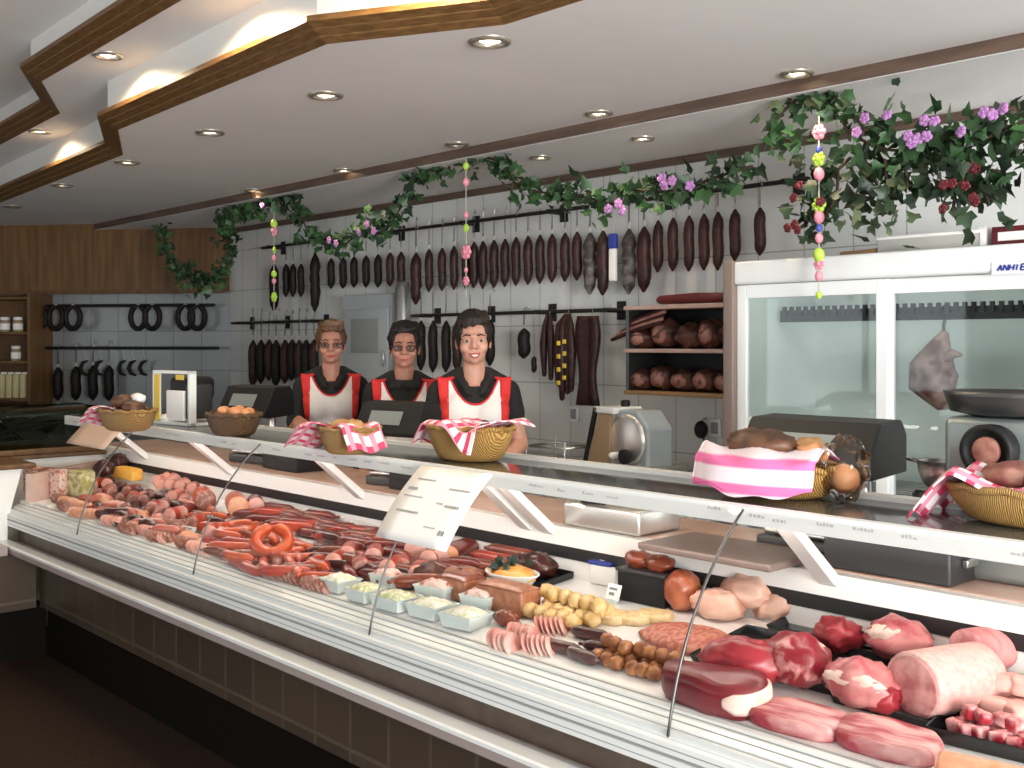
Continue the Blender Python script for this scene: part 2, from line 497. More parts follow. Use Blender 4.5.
for a in [(490, 41, Z0, 'dim', 'large lit downlight on the lower ceiling nearest the angled wooden border', 1.15),
          (326, 95, Z0, 'dim', 'downlight on the lower ceiling just right of the wooden border, bluish centre', 1.15),
          (210, 132, Z0, 'dim', 'warm downlight on the lower ceiling right of the border zigzag', 1.1),
          (127, 162, Z0, 'dim', 'downlight tucked right below the border zigzag corner', 1.1),
          (62, 185, Z0, 'dim', 'pale downlight on lower ceiling near the left picture edge under the border', 1.1),
          (12, 206, Z0, 'off', 'unlit downlight at the far left edge of the lower ceiling', 1.1),
          (797, 73, Z0, 'on', 'bright downlight at the right of the lower ceiling above the leafy arch', 1),
          (599, 113, Z0, 'on', 'lit downlight beside the dark ceiling strip, second from the right', 1),
          (457, 144, Z0, 'off', 'unlit downlight beside the dark ceiling strip above the middle pendant', 1),
          (344, 170, Z0, 'on', 'lit downlight beside the ceiling strip above the left women', 1),
          (254, 190, Z0, 'on', 'lit downlight beside the ceiling strip above the left garland arch', 1),
          (187, 208, Z0, 'on', 'lit downlight beside the ceiling strip near its left end', 1),
          (57, 229, Z0, 'on', 'lit downlight close above the wooden fascia of the left wall', 1),
          (133, 222, Z0, 'off', 'unlit downlight close above the wooden fascia of the left wall', 1),
          (541, 157, ZB, 'on', 'left of the two lit downlights in the band between strip and wall', .9),
          (643, 138, ZB, 'on', 'right of the two lit downlights in the band between strip and wall', .9),
          (108, 55, Z1, 'on', 'glowing downlight on the raised ceiling step between the two wooden borders', 1.05),
          (40, 131, Z1, 'on', 'glowing downlight on the raised ceiling step at the left, past the zigzag', 1.05)]:
    downlight(*a[:5], r=a[5])

def spot(px, py, z, e, size=110, blend=.6, col=(1, .80, .52)):
    u, v = onz(px, py, z); p = W(u, v, z - .03)
    l = bpy.data.lights.new('downlight_beam', 'SPOT'); l.energy = e; l.spot_size = radians(size); l.spot_blend = blend
    l.color = col; l.shadow_soft_size = .03
    o = bpy.data.objects.new('downlight_beam', l); COL.objects.link(o); o.location = p
    return o
for px, py in ((108, 55), (40, 131)): spot(px, py, Z1, 13, 160, .3)
spot(215, -6, Z1, 22, 160, .3); spot(420, -60, Z1, 22, 160, .3)
for px, py in ((490, 41), (797, 73), (599, 113), (344, 170), (254, 190), (210, 132), (127, 162), (187, 208), (57, 229)): spot(px, py, Z0, 9)
for px, py in ((541, 157), (643, 138)): spot(px, py, ZB, 5)

# ---------------------------------------------------------------- daylight
def area(name, loc, target, sx, sy, e, col):
    l = bpy.data.lights.new(name, 'AREA'); l.shape = 'RECTANGLE'; l.size = sx; l.size_y = sy; l.energy = e; l.color = col
    o = bpy.data.objects.new(name, l); COL.objects.link(o); o.location = loc
    o.rotation_euler = (Vector(target) - Vector(loc)).to_track_quat('-Z', 'Y').to_euler()
    return o
for i, (a, b) in enumerate(wy):
    area('daylight', (XL - .2, (a + b) / 2, 1.52), (0, (a + b) / 2, 1.52), b - a - .1, 1.5, (14, 22, 7)[i], (.95, .98, 1))
for i, (a, b) in enumerate(fx):
    area('daylight', ((a + b) / 2, YF - .2, 1.45), ((a + b) / 2, 3, 4.4), b - a - .1, 1.8, (8, 60, 520)[i], (1, .99, .97))
wd = bpy.data.worlds.new('world'); SC.world = wd; wd.use_nodes = True
wd.node_tree.nodes['Background'].inputs[0].default_value = (.85, .92, 1, 1)
wd.node_tree.nodes['Background'].inputs[1].default_value = .9
mat('seam_grey', (.32, .32, .31), .5)
# ================================================================ the counter
UL, URR = -5.66, .9       # display ends (u)
t = t0 = thing('display_counter', 'long white refrigerated meat counter with glass front and tiled base', 'counter')
U0 = UL
mb = MB(); mb.box(-5.5, URR, 1.94, 2.85, 0, .25); mb.build('plinth', 'kick_black', t)
mb = MB(); mb.box(-5.5, URR, 1.90, 2.87, .25, .50); mb.build('tiled_base', 'base_tile', t)
mb = MB(); mb.prism([(1.85, .50), (1.85, .63), (1.9, .66), (2.9, .66), (2.9, .50)], U0, URR); mb.build('front_band', 'front_brown', t)
rl = MB(); rl.prism([(1.757, .526), (1.75, .532), (1.75, .556), (1.85, .556), (1.85, .526)], U0, URR)
rail = rl.build('bag_rail', 'rail_mauve', t)
mb = MB(); mb.prism([(1.748, .556), (1.748, .566), (1.753, .571), (1.80, .571), (1.83, .562), (1.83, .556)], U0, URR); mb.build('rail_cap', 'rail_white', rail)
mb = MB()
mb.prism([(1.80, .640), (1.80, .668), (1.806, .670), (1.806, .674), (1.80, .676), (1.80, .700), (1.812, .704), (1.812, .722),
          (1.826, .722), (1.826, .728), (1.85, .742), (1.862, .742), (1.862, .75), (1.90, .752), (1.90, .64)], U0, URR)
mb.build('front_panel', 'enamel_white', t)
mb = MB(); mb.box(U0, URR, 1.797, 1.801, .671, .675); mb.box(U0, URR, 1.8115, 1.815, .703, .7045); mb.box(U0, URR, 1.824, 1.8275, .7215, .7235); mb.box(U0, URR, 1.86, 1.864, .741, .7445)
mb.box(U0, URR, 1.7985, 1.803, .652, .654); mb.box(U0, URR, 1.7985, 1.803, .687, .6895); mb.box(U0, URR, 1.838, 1.842, .7345, .737); mb.box(U0, URR, 1.88, 1.886, .7515, .7535)
mb.build('seam_line', 'seam_grey', t)
# display deck, back wall of the well, rubber strip
ZD0, ZD1 = .752, .805
mb = MB(); mb.prism([(1.90, .70), (1.90, ZD0), (2.47, ZD1), (2.47, .70)], U0, URR); mb.build('display_deck', 'deck_white', t)
mb = MB(); mb.box(-6.3, URR, 2.47, 2.5, .70, .862); mb.build('well_back', 'deck_white', t)
mb = MB(); mb.box(-6.3, URR, 2.465, 2.5, .862, .902); mb.build('rubber_strip', 'black_rubber', t)
mb = MB(); mb.box(-6.3, URR, 2.462, 2.505, .902, .962); mb.build('worktop_edge', 'deck_white', t)
# left end of the well runs obliquely
mb = MB(); mb.prism([(-6.03, 2.47), (-5.58, 1.86), (-5.56, 1.90), (-5.99, 2.49)], .66, .90, axis='z'); mb.build('end_panel', 'worktop', t)
mb = MB(); mb.prism([(-6.03, 2.47), (-5.66, 1.9), (-5.66, 1.86), (-5.4, 1.9), (-5.4, 2.47)], .66, .76, axis='z'); mb.build('end_deck', 'deck_white', t)
def deckz(v): return ZD0 + (ZD1 - ZD0) * (v - 1.90) / .57
def ondeck(px, py):
    z = .775
    for _ in range(8):
        u, v = onz(px, py, z); z = deckz(v)
    return u, v, z
wt = MB(); wt.rbox(-6.3, URR, 2.5, 2.88, .93, .965, .006)
wt.build('rear_worktop', 'worktop', t)
mb = MB(); mb.box(-6.3, URR, 2.55, 2.86, .66, .93); mb.build('rear_cabinet', 'enamel_white', t)

# shelf over the display
SV0, SV1, SZ = 2.08, 2.42, 1.174
sh = thing('glass_shelf', 'long dark glass-topped shelf with white price rail above the meat display', 'shelf')
SUL = -5.66
mb = MB(); mb.rbox(SUL, URR, SV0 + .012, SV1, SZ - .018, SZ, .005); mb.build('shelf_board', 'shelf_top', sh)
mb = MB(); mb.prism([(SV0, 1.132), (SV0, SZ + .001), (SV0 + .014, SZ + .003), (SV0 + .014, 1.136)], SUL, URR); pr = mb.build('price_rail', 'enamel_white', sh)
mb = MB()
x = SUL + .05
while x < URR - .1:
    if random.random() < .7:
        w = random.uniform(.02, .06); zz = random.uniform(1.147, 1.157)
        k = x
        while k < x + w:
            q = random.uniform(.004, .009); mb.box(k, k + q, SV0 - .0008, SV0 + .001, zz, zz + random.uniform(.004, .008)); k += q + .003
    x += random.uniform(.06, .13)
mb.build('price_print', 'ink_light', pr)
mb = MB(); mb.box(SUL, URR, SV1 - .03, SV1 + .01, SZ - .03, SZ + .012); mb.build('rear_ledge', 'enamel_white', sh)
lt = MB(); lt.tube([(SUL + .1, 2.2, 1.122), (URR - .1, 2.2, 1.122)], .013, 10); lt.build('light_tube', 'tube_glow', sh)
lt = MB(); lt.prism([(2.12, 1.155), (2.135, 1.135), (2.265, 1.135), (2.28, 1.155)], SUL + .05, URR - .05); lt.build('light_reflector', 'enamel_white', sh)
for u in (-5.55, -4.62, -3.56, -2.60, -2.50, -1.48, -.42):
    mb = MB(); w = .026
    mb.prism([(2.195, 1.154), (2.23, 1.156), (2.49, .945), (2.468, .928), (2.448, .94)], u - w, u + w)
    mb.build('bracket', 'deck_white', sh, bevel=.003)

# curved front glass, pane by pane
def gprof(s):
    p0, p1, p2 = Vector((1.806, .712)), Vector((1.862, .99)), Vector((2.076, 1.165))
    return p0 * (1 - s) ** 2 + p1 * 2 * s * (1 - s) + p2 * s * s
seams = [-5.62, -4.77, -3.665, -2.565, -1.468, -.37, .88]
gl = t0
for i in range(len(seams) - 1):
    a, b = seams[i] + .0025, seams[i + 1] - .0025
    mb = MB()
    N_ = 14
    pts = [gprof(j / N_) for j in range(N_ + 1)]
    mb.grid(lambda x, y: (a + (b - a) * x, *gprof(y)), 2, N_ + 1)
    pane = mb.build('glass_pane', 'case_glass', gl)
    # ground edge of the pane
    mb = MB(); mb.tube([(b + .0025, p.x, p.y) for p in pts], .0034, 6); mb.build('edge_seal', 'steel_dark', pane)

# menu sheet lying on the glass
def sheet(u0, u1, s0, s1, m, label, skew=0.0, lines=True):
    t = thing('menu_sheet', label, 'sign')
    mb = MB(); mb.grid(lambda x, y: (u0 + (u1 - u0) * x + skew * (1 - y), gprof(s0 + (s1 - s0) * y).x - .006, gprof(s0 + (s1 - s0) * y).y + .006), 6, 10)
    mb.build('paper', m, t, solid=.0012)
    if lines:
        mb = MB()
        for s, a, b, th in ((.80, .12, .38, .02), (.66, .08, .22, .035), (.56, .08, .34, .015), (.36, .10, .42, .025), (.72, .62, .90, .02), (.52, .58, .66, .02), (.50, .70, .88, .03), (.22, .58, .72, .012), (.18, .80, .88, .05)):
            k = a
            while k < b:
                q = random.uniform(.012, .03)
                def fn(x, y, k=k, q=q, s=s, th=th):
                    yy = s + 1.2 * th * (y - .5); g = gprof(s0 + (s1 - s0) * yy)
                    return (u0 + (u1 - u0) * (k + q * x) + skew * (1 - yy), g.x - .0075, g.y + .0075)
                mb.grid(fn, 2, 2); k += q + .008
        mb.build('print', 'seam_grey', t)
    return t
sheet(-2.66, -2.325, .50, 1.0, 'paper', 'large white printed menu sheet lying on the curved glass in the middle')
sheet(-5.32, -4.86, .72, 1.03, 'paper_warm', 'small beige card lying on the glass at the left end of the counter', lines=False)

# closed side counter joining at the left
s = thing('side_counter', 'closed white side counter with tiled base joining the display at the left', 'counter')
V1 = 1.85; V0 = -1.5
mb = MB(); mb.box(-6.6, -5.53, V0, 1.94, 0, .25); mb.build('plinth', 'kick_black', s)
mb = MB(); mb.box(-6.6, -5.49, V0, 1.88, .25, .52); mb.build('tiled_base', 'base_tile_side' if 'base_tile_side' in MATS else 'base_tile', s)
mb = MB(); mb.prism([(V0, .52), (V0, .92), (1.87, .92), (1.80, .66), (1.80, .52)], -6.7, -5.66); mb.build('body', 'enamel_white', s)
mb = MB(); mb.box(-5.66, -5.47, V0, 1.74, .526, .571); mb.build('bag_rail', 'rail_mauve', s)
mb = MB(); mb.box(-6.7, -6.08, 1.87, 2.6, 0, .92); mb.build('rear_body', 'enamel_white', s)
mb = MB(); mb.rbox(-6.72, -5.63, V0, 1.93, .92, .945, .006); mb.rbox(-6.72, -6.06, 1.90, 2.62, .92, .945, .006); mb.build('top', 'wood_dark', s)
h = thing('glass_hood', 'low dark green glass hood standing on the left side counter', 'display hood', -6.35, 1.45, .946)
mb = MB(); mb.rbox(-.30, .30, -.9, 1.0, .0, .03, .005); mb.build('base', 'wood_dark', h)
mb = MB(); mb.grid(lambda x, y: (.28 * cos(y * pi / 2) ** .6 if y < 1 else 0, -.88 + 1.86 * x, .03 + .22 * sin(y * pi / 2)), 2, 12); mb.build('cover', 'hood_glass', h, solid=.006)
mb = MB(); mb.box(-.28, .0, -.88, .98, .245, .255); mb.box(-.28, -.27, -.88, .98, .03, .25); mb.build('rear_glass', 'hood_glass', h)
mb = MB(); mb.box(-.27, .27, .968, .98, .03, .25); mb.build('end_glass', 'hood_glass', h)
# ================================================================ things on the walls
mat('salami_dark', (.018, .007, .006), .5, spec=.3, col2=(.045, .014, .011), scale=40, bump=.3)
mat('salami_red', (.024, .007, .006), .5, spec=.3, col2=(.05, .013, .010), scale=35, bump=.3)
mat('salami_black', (.007, .005, .005), .55, spec=.25, col2=(.014, .009, .008), scale=40, bump=.3)
mat('salami_mould', (.03, .02, .018), .6, col2=(.15, .13, .12), scale=26, bump=.4, lo=.45, hi=.65)
mat('string', (.55, .50, .42), .8)
mat('iron', (.02, .019, .018), .45, metal=.4)
mat('leaf', (.020, .055, .020), .5, col2=(.045, .115, .035), scale=9)
mat('leaf_dark', (.012, .028, .012), .5, col2=(.03, .06, .025), scale=9)
mat('leaf_pale', (.12, .14, .07), .6, col2=(.04, .08, .03), scale=12)
mat('vine', (.05, .03, .015), .8)
mat('petal_mauve', (.44, .20, .46), .6)
mat('petal_pink', (.80, .28, .36), .6)
mat('petal_red', (.11, .008, .012), .5)
mat('bead_green', (.45, .70, .08), .4)
mat('bead_pink', (.85, .30, .38), .4)
mat('bead_blue', (.08, .10, .45), .4)
mat('ham_smoked', (.045, .016, .011), .5, col2=(.13, .05, .032), scale=18, bump=.4)
mat('ham_cut', (.25, .075, .06), .45, col2=(.40, .20, .15), scale=22)
mat('ham_air', (.09, .03, .028), .55, col2=(.30, .19, .17), scale=14, bump=.4)
mat('board', (.30, .17, .07), .6)
mat('label_blue', (.025, .04, .28), .5)
mat('yellow', (.75, .52, .06), .5)

VR = 4.25
def rod(name, label, ua, ub, z, v=VR, n=4):
    t = thing(name, label, 'rail', (ua + ub) / 2, VW, z)
    h = (ub - ua) / 2
    mb = MB(); mb.tube([(-h, v - VW, 0), (h, v - VW, 0)], .011, 10); mb.build('bar', 'iron', t)
    for i in range(n):
        x = -h + .12 + (2 * h - .24) * i / (n - 1)
        mb = MB(); mb.box(x - .012, x + .012, v - VW - .016, -.001, -.012, .012); mb.box(x - .03, x + .03, -.008, -.001, -.05, .05); mb.build('bracket', 'iron', t)
    return t

def make_salami(m, L=.30, r=.020, lump=0.0):
    """hangs down from its loop at the origin"""
    t = thing('salami', '', 'salami')
    mb = MB(); n = 9
    pts = [(0.0012 * sin(i * 1.3), .001 * cos(i), -.03 - L * i / n) for i in range(n + 1)]
    rs = [r * (.26 if i in (0, n) else .84 if i in (1, n - 1) else 1 + lump * (.5 - (i % 2))) for i in range(n + 1)]
    mb.tube(pts, rs, 12); mb.build('casing', m, t)
    mb = MB(); mb.tube([(0, 0, -.03), (.004, 0, -.012), (.002, 0, .0), (-.002, 0, .012), (-.004, 0, -.012), (0, 0, -.03)], .0022, 5, round_=False); mb.build('loop', 'string', t)
    return t
PROTO = {}
def salami(m, px, y0, y1, v, label, group, width=None, r=None, lump=0.0, rodz=None, cat='salami'):
    u, z0 = onv(px, y0, v); _, z1 = onv(px, y1, v)
    L = max(.06, z0 - z1)
    key = (m, lump)
    if key not in PROTO:
        PROTO[key] = make_salami(m, .30, .02, lump); o = place(PROTO[key], u, v, 0); o['label'] = label
    else: o = dup(PROTO[key], u, v, 0, 0, label)
    top = z0 + .03
    o.location.z = top
    k = (r or .024) / .02
    o.scale = (k, k, L / .315)
    if group: o['group'] = group
    o['category'] = cat
    o.rotation_euler.z += random.uniform(-.6, .6)
    if rodz and rodz - top > .015:
        mb = MB(); h = (rodz - top) / o.scale.z
        mb.tube([(0, 0, .008), (0, 0, h - .002), (.008, 0, h + .018 / o.scale.z), (.02, 0, h)], .0022, 5, round_=False); mb.build('hook', 'steel', o)
    return o

ua, ub = onv(262, 250, VR)[0], onv(808, 180, VR)[0]
ZR1 = 2.285
rod('hanging_rail', 'long iron rail high on the tiled wall carrying the row of salamis', ua, ub, ZR1, n=7)
row = [(331, 260, 291, 'salami_black'), (343, 259, 291, 'salami_black'), (354, 258, 290, 'salami_black'), (366, 257, 290, 'salami_black'), (378, 256, 290, 'salami_black'), (390, 254, 289, 'salami_dark'), (401, 253, 291, 'salami_dark'),
       (429, 250, 294, 'salami_dark'), (442, 249, 293, 'salami_dark'), (454, 247, 292, 'salami_dark'), (466, 245, 291, 'salami_dark'), (474, 243, 290, 'salami_dark'), (483, 242, 291, 'salami_dark'), (494, 241, 290, 'salami_dark'), (505, 240, 289, 'salami_dark'), (516, 238, 288, 'salami_dark'),
       (528, 237, 287, 'salami_red'), (540, 236, 286, 'salami_dark'), (552, 235, 285, 'salami_red'), (565, 234, 284, 'salami_dark'), (577, 233, 283, 'salami_red'),
       (658, 222, 275, 'salami_red'), (673, 219, 274, 'salami_red'), (689, 217, 274, 'salami_red'), (704, 215, 273, 'salami_red'), (718, 213, 273, 'salami_red'), (735, 211, 264, 'salami_red'), (760, 210, 259, 'salami_red')]
for i, (x, a, b, m) in enumerate(row):
    nm = ORD[i] + ' from the left' if i < 14 else ORD[len(row) - 1 - i] + ' from the right'
    nm = nm.replace('first from', 'outermost from')
    salami(m, x, a, b, VR, 'slim dark salami hanging singly in the upper wall row, %s' % nm, 'single salamis on the upper wall rail', r=.027, rodz=ZR1)
fat = [(274, 264, 312, 'salami_black', 0, 'thick black salami at the left end of the upper rail behind the pendant'), (315, 252, 312, 'salami_black', .2, 'thick long black salami bundle left of the grey wall cabinet'),
       (416, 253, 306, 'salami_dark', 0, 'long thick salami hanging lower than the upper row between grey cabinet and middle pendant'),
       (590, 233, 296, 'salami_mould', .25, 'outer left of the knobbly netted salamis left of the blue label'), (603, 231, 297, 'salami_dark', .25, 'inner knobbly salami just left of the blue label'),
       (629, 229, 296, 'salami_mould', .25, 'netted salami just right of the blue label'), (644, 227, 294, 'salami_red', 0, 'thick smooth salami second to the right of the blue label')]
for x, a, b, m, l, lab in fat: salami(m, x, a, b, VR - .01, lab, 'thick salamis on the upper wall rail', r=.036, lump=l, rodz=ZR1)
for i, x in enumerate((286, 293, 301)): salami('salami_black', x, 265, 299, VR, 'short black sausage in the trio left of the long black bundle, %s' % ('left one', 'middle one', 'right one')[i], 'black sausage trio', r=.026, rodz=ZR1)
u, z = onv(613, 222, VR - .02); u2, zb = onv(613, 281, VR - .02)
t = thing('label_strip', 'white hanging strip with a blue head among the knobbly salamis', 'label', u, VR - .02, zb)
mb = MB(); mb.rbox(-.022, .022, -.012, .012, 0, (z - zb) * .55, .006); mb.build('strip', 'paper', t)
mb = MB(); mb.rbox(-.026, .026, -.014, .014, (z - zb) * .55, (z - zb) * .80, .006); mb.build('head', 'label_blue', t)
mb = MB(); mb.tube([(0, 0, (z - zb) * .8), (0, .01, ZR1 - zb)], .002, 5); mb.build('cord', 'string', t)

# second rail
ZR2 = onv(560, 311.5, VR)[1]
rod('hanging_rail', 'iron rail at head height on the tiled wall behind the women', onv(412, 316, VR)[0], onv(624, 309, VR)[0], ZR2, n=4)
for i, (x, b) in enumerate(((421, 372), (433, 374), (446, 374), (457, 373), (470, 370), (490, 368))):
    salami('salami_black' if i != 3 else 'salami_dark', x, 321, b, VR, 'long dark salami on the middle rail behind the women, %s from the left' % ORD[i], 'long salamis on the middle rail', r=.030, rodz=ZR2)
salami('salami_black', 524, 331, 362, VR, 'short dark smoked piece hanging alone right of the tallest woman', None, r=.036, rodz=ZR2, cat='smoked meat')
salami('salami_black', 534, 360, 377, VR, 'small dark sausage tip hanging low right of the tallest woman', None, r=.016, rodz=ZR2, cat='smoked meat')
def bundle(name, label, px, y0, y1, m, n, spread, r, dots=False):
    u, z = onv(px, y0, VR); _, zb = onv(px, y1, VR)
    t = thing(name, label, 'sausage bundle', u, VR - .02, ZR2)
    rnd = random.Random(px)
    for i in range(n):
        x = (i - (n - 1) / 2) * spread; y = rnd.uniform(-.03, .03); L = (z - zb) * rnd.uniform(.80, 1)
        mb = MB(); mb.tube([(x * .4, 0, -.02), (x * .8, y, z - ZR2), (x * 1.1, y, z - ZR2 - L * .4), (x, y, z - ZR2 - L)], [r * .3, r * .8, r, r * .6], 10); sg = mb.build('sausage', m, t)
        if dots and i in (1, 2):
            for q in range(4):
                mb = MB(); mb.rbox(x * 1.05 - .012, x * 1.05 + .012, y - r - .006, y - r + .004, z - ZR2 - L * (.25 + .18 * q) - .012, z - ZR2 - L * (.25 + .18 * q) + .012, .003); mb.build('tag', 'yellow', sg)
    mb = MB(); mb.tube([(0, 0, -.02), (0, .012, .004), (0, .03, .012), (0, .035, .0)], .003, 5); mb.build('hook', 'steel', t)
    return t
bundle('sausage_bundle', 'slim dark bundle of dried sausages, left of the yellow-tagged one', 551, 326, 378, 'salami_dark', 3, .035, .022)
bundle('sausage_bundle', 'bundle of dried sausages with small yellow tags on the middle rail', 570, 325, 398, 'salami_dark', 4, .030, .026, True)
u_, z_ = onv(594, 318, VR)
t = thing('bacon_piece', 'broad dark smoked bacon side hanging left of the ham shelf', 'smoked meat', u_, VR - .02, ZR2)
zb_ = onv(594, 405, VR)[1] - ZR2
mb = MB(); mb.grid(lambda x, y: ((x - .5) * (.13 + .03 * sin(y * 7)), -.02 - .01 * sin(x * 9), -.03 + (zb_ + .03) * y), 8, 12); mb.build('slab', 'salami_dark', t, solid=.035)
mb = MB(); mb.tube([(0, 0, -.05), (0, .012, .004), (0, .03, .012)], .003, 5); mb.build('hook', 'steel', t)
# bracket rail further left with dark smoked sausages
ZR3 = onv(276, 322, VR)[1]
rod('hanging_rail', 'short iron rail with hooks at the left end of the tiled wall', onv(232, 322, VR)[0], onv(322, 322, VR)[0], ZR3, n=3)
for i, x in enumerate((253, 261, 269, 276, 285, 292, 299, 306, 314)):
    salami('salami_black' if i % 2 else 'salami_dark', x, 340, 388 - (i % 3) * 3, VR, 'dark smoked sausage in the low row left of the women, %s from the left' % ORD[i], 'low sausages left of the women', r=.036, rodz=ZR3)

# ---- wall cabinet, pipe
v = 4.30
ua, z1 = onv(346, 296, v); ub, z0 = onv(396, 402, v)
z0 = 1.05
t = thing('wall_cabinet', 'pale grey metal wall cabinet behind the women', 'cabinet', (ua + ub) / 2, VW - .001, z0)
h = (ub - ua) / 2
mb = MB(); mb.box(-h, h, -.10, 0, 0, z1 - z0); mb.build('body', 'door_grey', t, bevel=.006)
mb = MB(); mb.rbox(-h + .03, h - .03, -.115, -.101, .08, z1 - z0 - .10, .004); d = mb.build('door', 'door_grey', t)
mb = MB(); mb.rbox(-h * .55, h * .55, -.121, -.116, (z1 - z0) * .52, (z1 - z0) * .80, .003); mb.build('panel', 'grey_plastic', d)
mb = MB(); mb.tube([(h - .06, -.13, .35), (h - .06, -.13, .45)], .006, 6); mb.build('handle', 'steel', d)
u, zt = onv(403, 288, 4.26)
t = thing('steel_pipe', 'shiny upright steel pipe beside the grey wall cabinet', 'pipe', u, 4.26, .93)
mb = MB(); mb.tube([(0, 0, 0), (0, 0, zt - .93)], .052, 20); mb.build('pipe', 'steel', t)
mb = MB(); mb.lathe([(.06, 0), (.075, .01), (.075, .03), (.055, .04)], 24); mb.build('collar', 'steel', t)
mb = MB(); mb.box(-.02, .02, .04, .109, (zt - .93) * .8, (zt - .93) * .8 + .03); mb.build('wall_clamp', 'steel', t)

# ---- shelf niche with hams
v = 4.10
ua, z1 = onv(626, 308, v); ub, z0 = onv(727, 396, v)
zm = onv(690, 351, v)[1]; w = ub - ua
t = thing('ham_shelf', 'dark open wall shelf holding hams left of the refrigerator', 'shelf', (ua + ub) / 2, VW - .001, z0)
h = w / 2; H_ = z1 - z0; dz = VW - v
mb = MB(); mb.box(-h, h, -.02, 0, 0, H_); mb.build('back_board', 'black_plastic', t)
for x in (-h, h - .02): mb = MB(); mb.box(x, x + .02, -dz, -.02, 0, H_); mb.build('side_panel', 'steel_dark', t)
for z, m_ in ((-.012, 'board'), (zm - z0 - .01, 'worktop'), (H_ - .012, 'worktop')): mb = MB(); mb.rbox(-h, h, -dz - .02, -.021, z, z + .02, .004); mb.build('shelf', m_, t)
um = (ua + ub) / 2
def ham(u, v, z, rx, ry, rz, label, m='ham_smoked', seed=1, rot=0, cut=True, name='smoked_ham'):
    t = thing(name, label, 'ham', u, v, z, rot)
    mb = MB(); mb.ell((0, 0, rz), (rx, ry, rz), 18, 12, nz=.25, sc=2.2, seed=seed); mb.build('meat', m, t)
    if cut:
        mb = MB(); mb.ell((0, -ry * .78, rz * .95), (rx * .62, ry * .25, rz * .66), 16, 10, nz=.15, seed=seed + 4); mb.build('cut_face', 'ham_cut', t)
    return t
for i, (x, rx, rz) in enumerate(((-.26, .075, .05), (-.13, .07, .06), (.0, .075, .05), (.13, .07, .055), (.25, .06, .05))):
    ham(um + x, v + .09, z0 + .012, rx, .075, rz, 'smoked ham piece on the lower board of the ham shelf, %s from the left' % ORD[i], seed=i)
for i, (x, rx, rz) in enumerate(((-.27, .08, .05), (-.12, .075, .075), (.03, .075, .06), (.16, .065, .07), (.27, .05, .06))):
    ham(um + x, v + .09, zm + .014, rx, .075, rz, 'smoked ham piece on the upper board of the ham shelf, %s from the left' % ORD[i], seed=i + 10, cut=i in (0, 1, 3), m='ham_smoked')
for i in range(5):
    t = thing('dried_sausage', 'thin dried sausage in the bundle poking out left over the ham shelf\'s upper board', 'sausage', um - .20, v + .02, zm + .125 + .012 * i, 0.0, 'thin sausages on the ham shelf')
    mb = MB(); mb.tube([(-.20 + .02 * i, -.02 + .012 * i, -.07 + .006 * i), (-.06, .0, -.02), (.10, .01 * i, .012 + .006 * i)], [.010, .013, .010], 8); mb.build('casing', 'ham_cut' if i % 2 else 'salami_red', t)
t = thing('salami_stick', 'long dark red salami lying on top of the ham shelf', 'salami', um + .07, v + .08, z1 + .012 + .026)
mb = MB(); mb.tube([(-.22, 0, 0), (0, 0, .003), (.22, 0, 0)], [.022, .026, .022], 12); mb.build('casing', 'petal_red', t)
mb = MB(); mb.lathe([(.008, 0), (.008, .02)], 8, mtx=Matrix.Translation((.245, 0, 0)) @ Matrix.Rotation(pi / 2, 4, 'Y')); mb.build('clip', 'steel', t)
# brush on the wall, switch plate
u, z = onv(698, 430, 4.3)
t = thing('wall_brush', 'round black brush hanging on the tiles left of the refrigerator', 'brush', u, VW - .001, z)
mb = MB(); mb.ell((0, -.045, 0), (.036, .03, .045), 18, 10); mb.build('head', 'black_plastic', t)
mb = MB(); mb.tube([(.01, -.045, -.03), (.03, -.035, -.10), (.05, -.02, -.15)], .006, 8); mb.build('handle', 'steel_dark', t)
mb = MB(); mb.tube([(0, -.04, .04), (0, -.02, .055), (0, 0, .055)], .004, 6); mb.build('wall_hook', 'steel', t)
for px, py, lab in ((715, 428, 'small white wall switch right of the black wall brush'), (574, 414, 'small pale wall switch plate under the yellow-tagged sausages')):
    u, z = onv(px, py, 4.36)
    t = thing('wall_switch', lab, 'switch', u, VW - .001, z)
    mb = MB(); mb.rbox(-.035, .035, -.012, 0, -.045, .045, .004); mb.build('plate', 'enamel_white', t)
    mb = MB(); mb.rbox(-.02, .02, -.018, -.012, -.028, .028, .003); mb.build('rocker', 'grey_plastic', t)

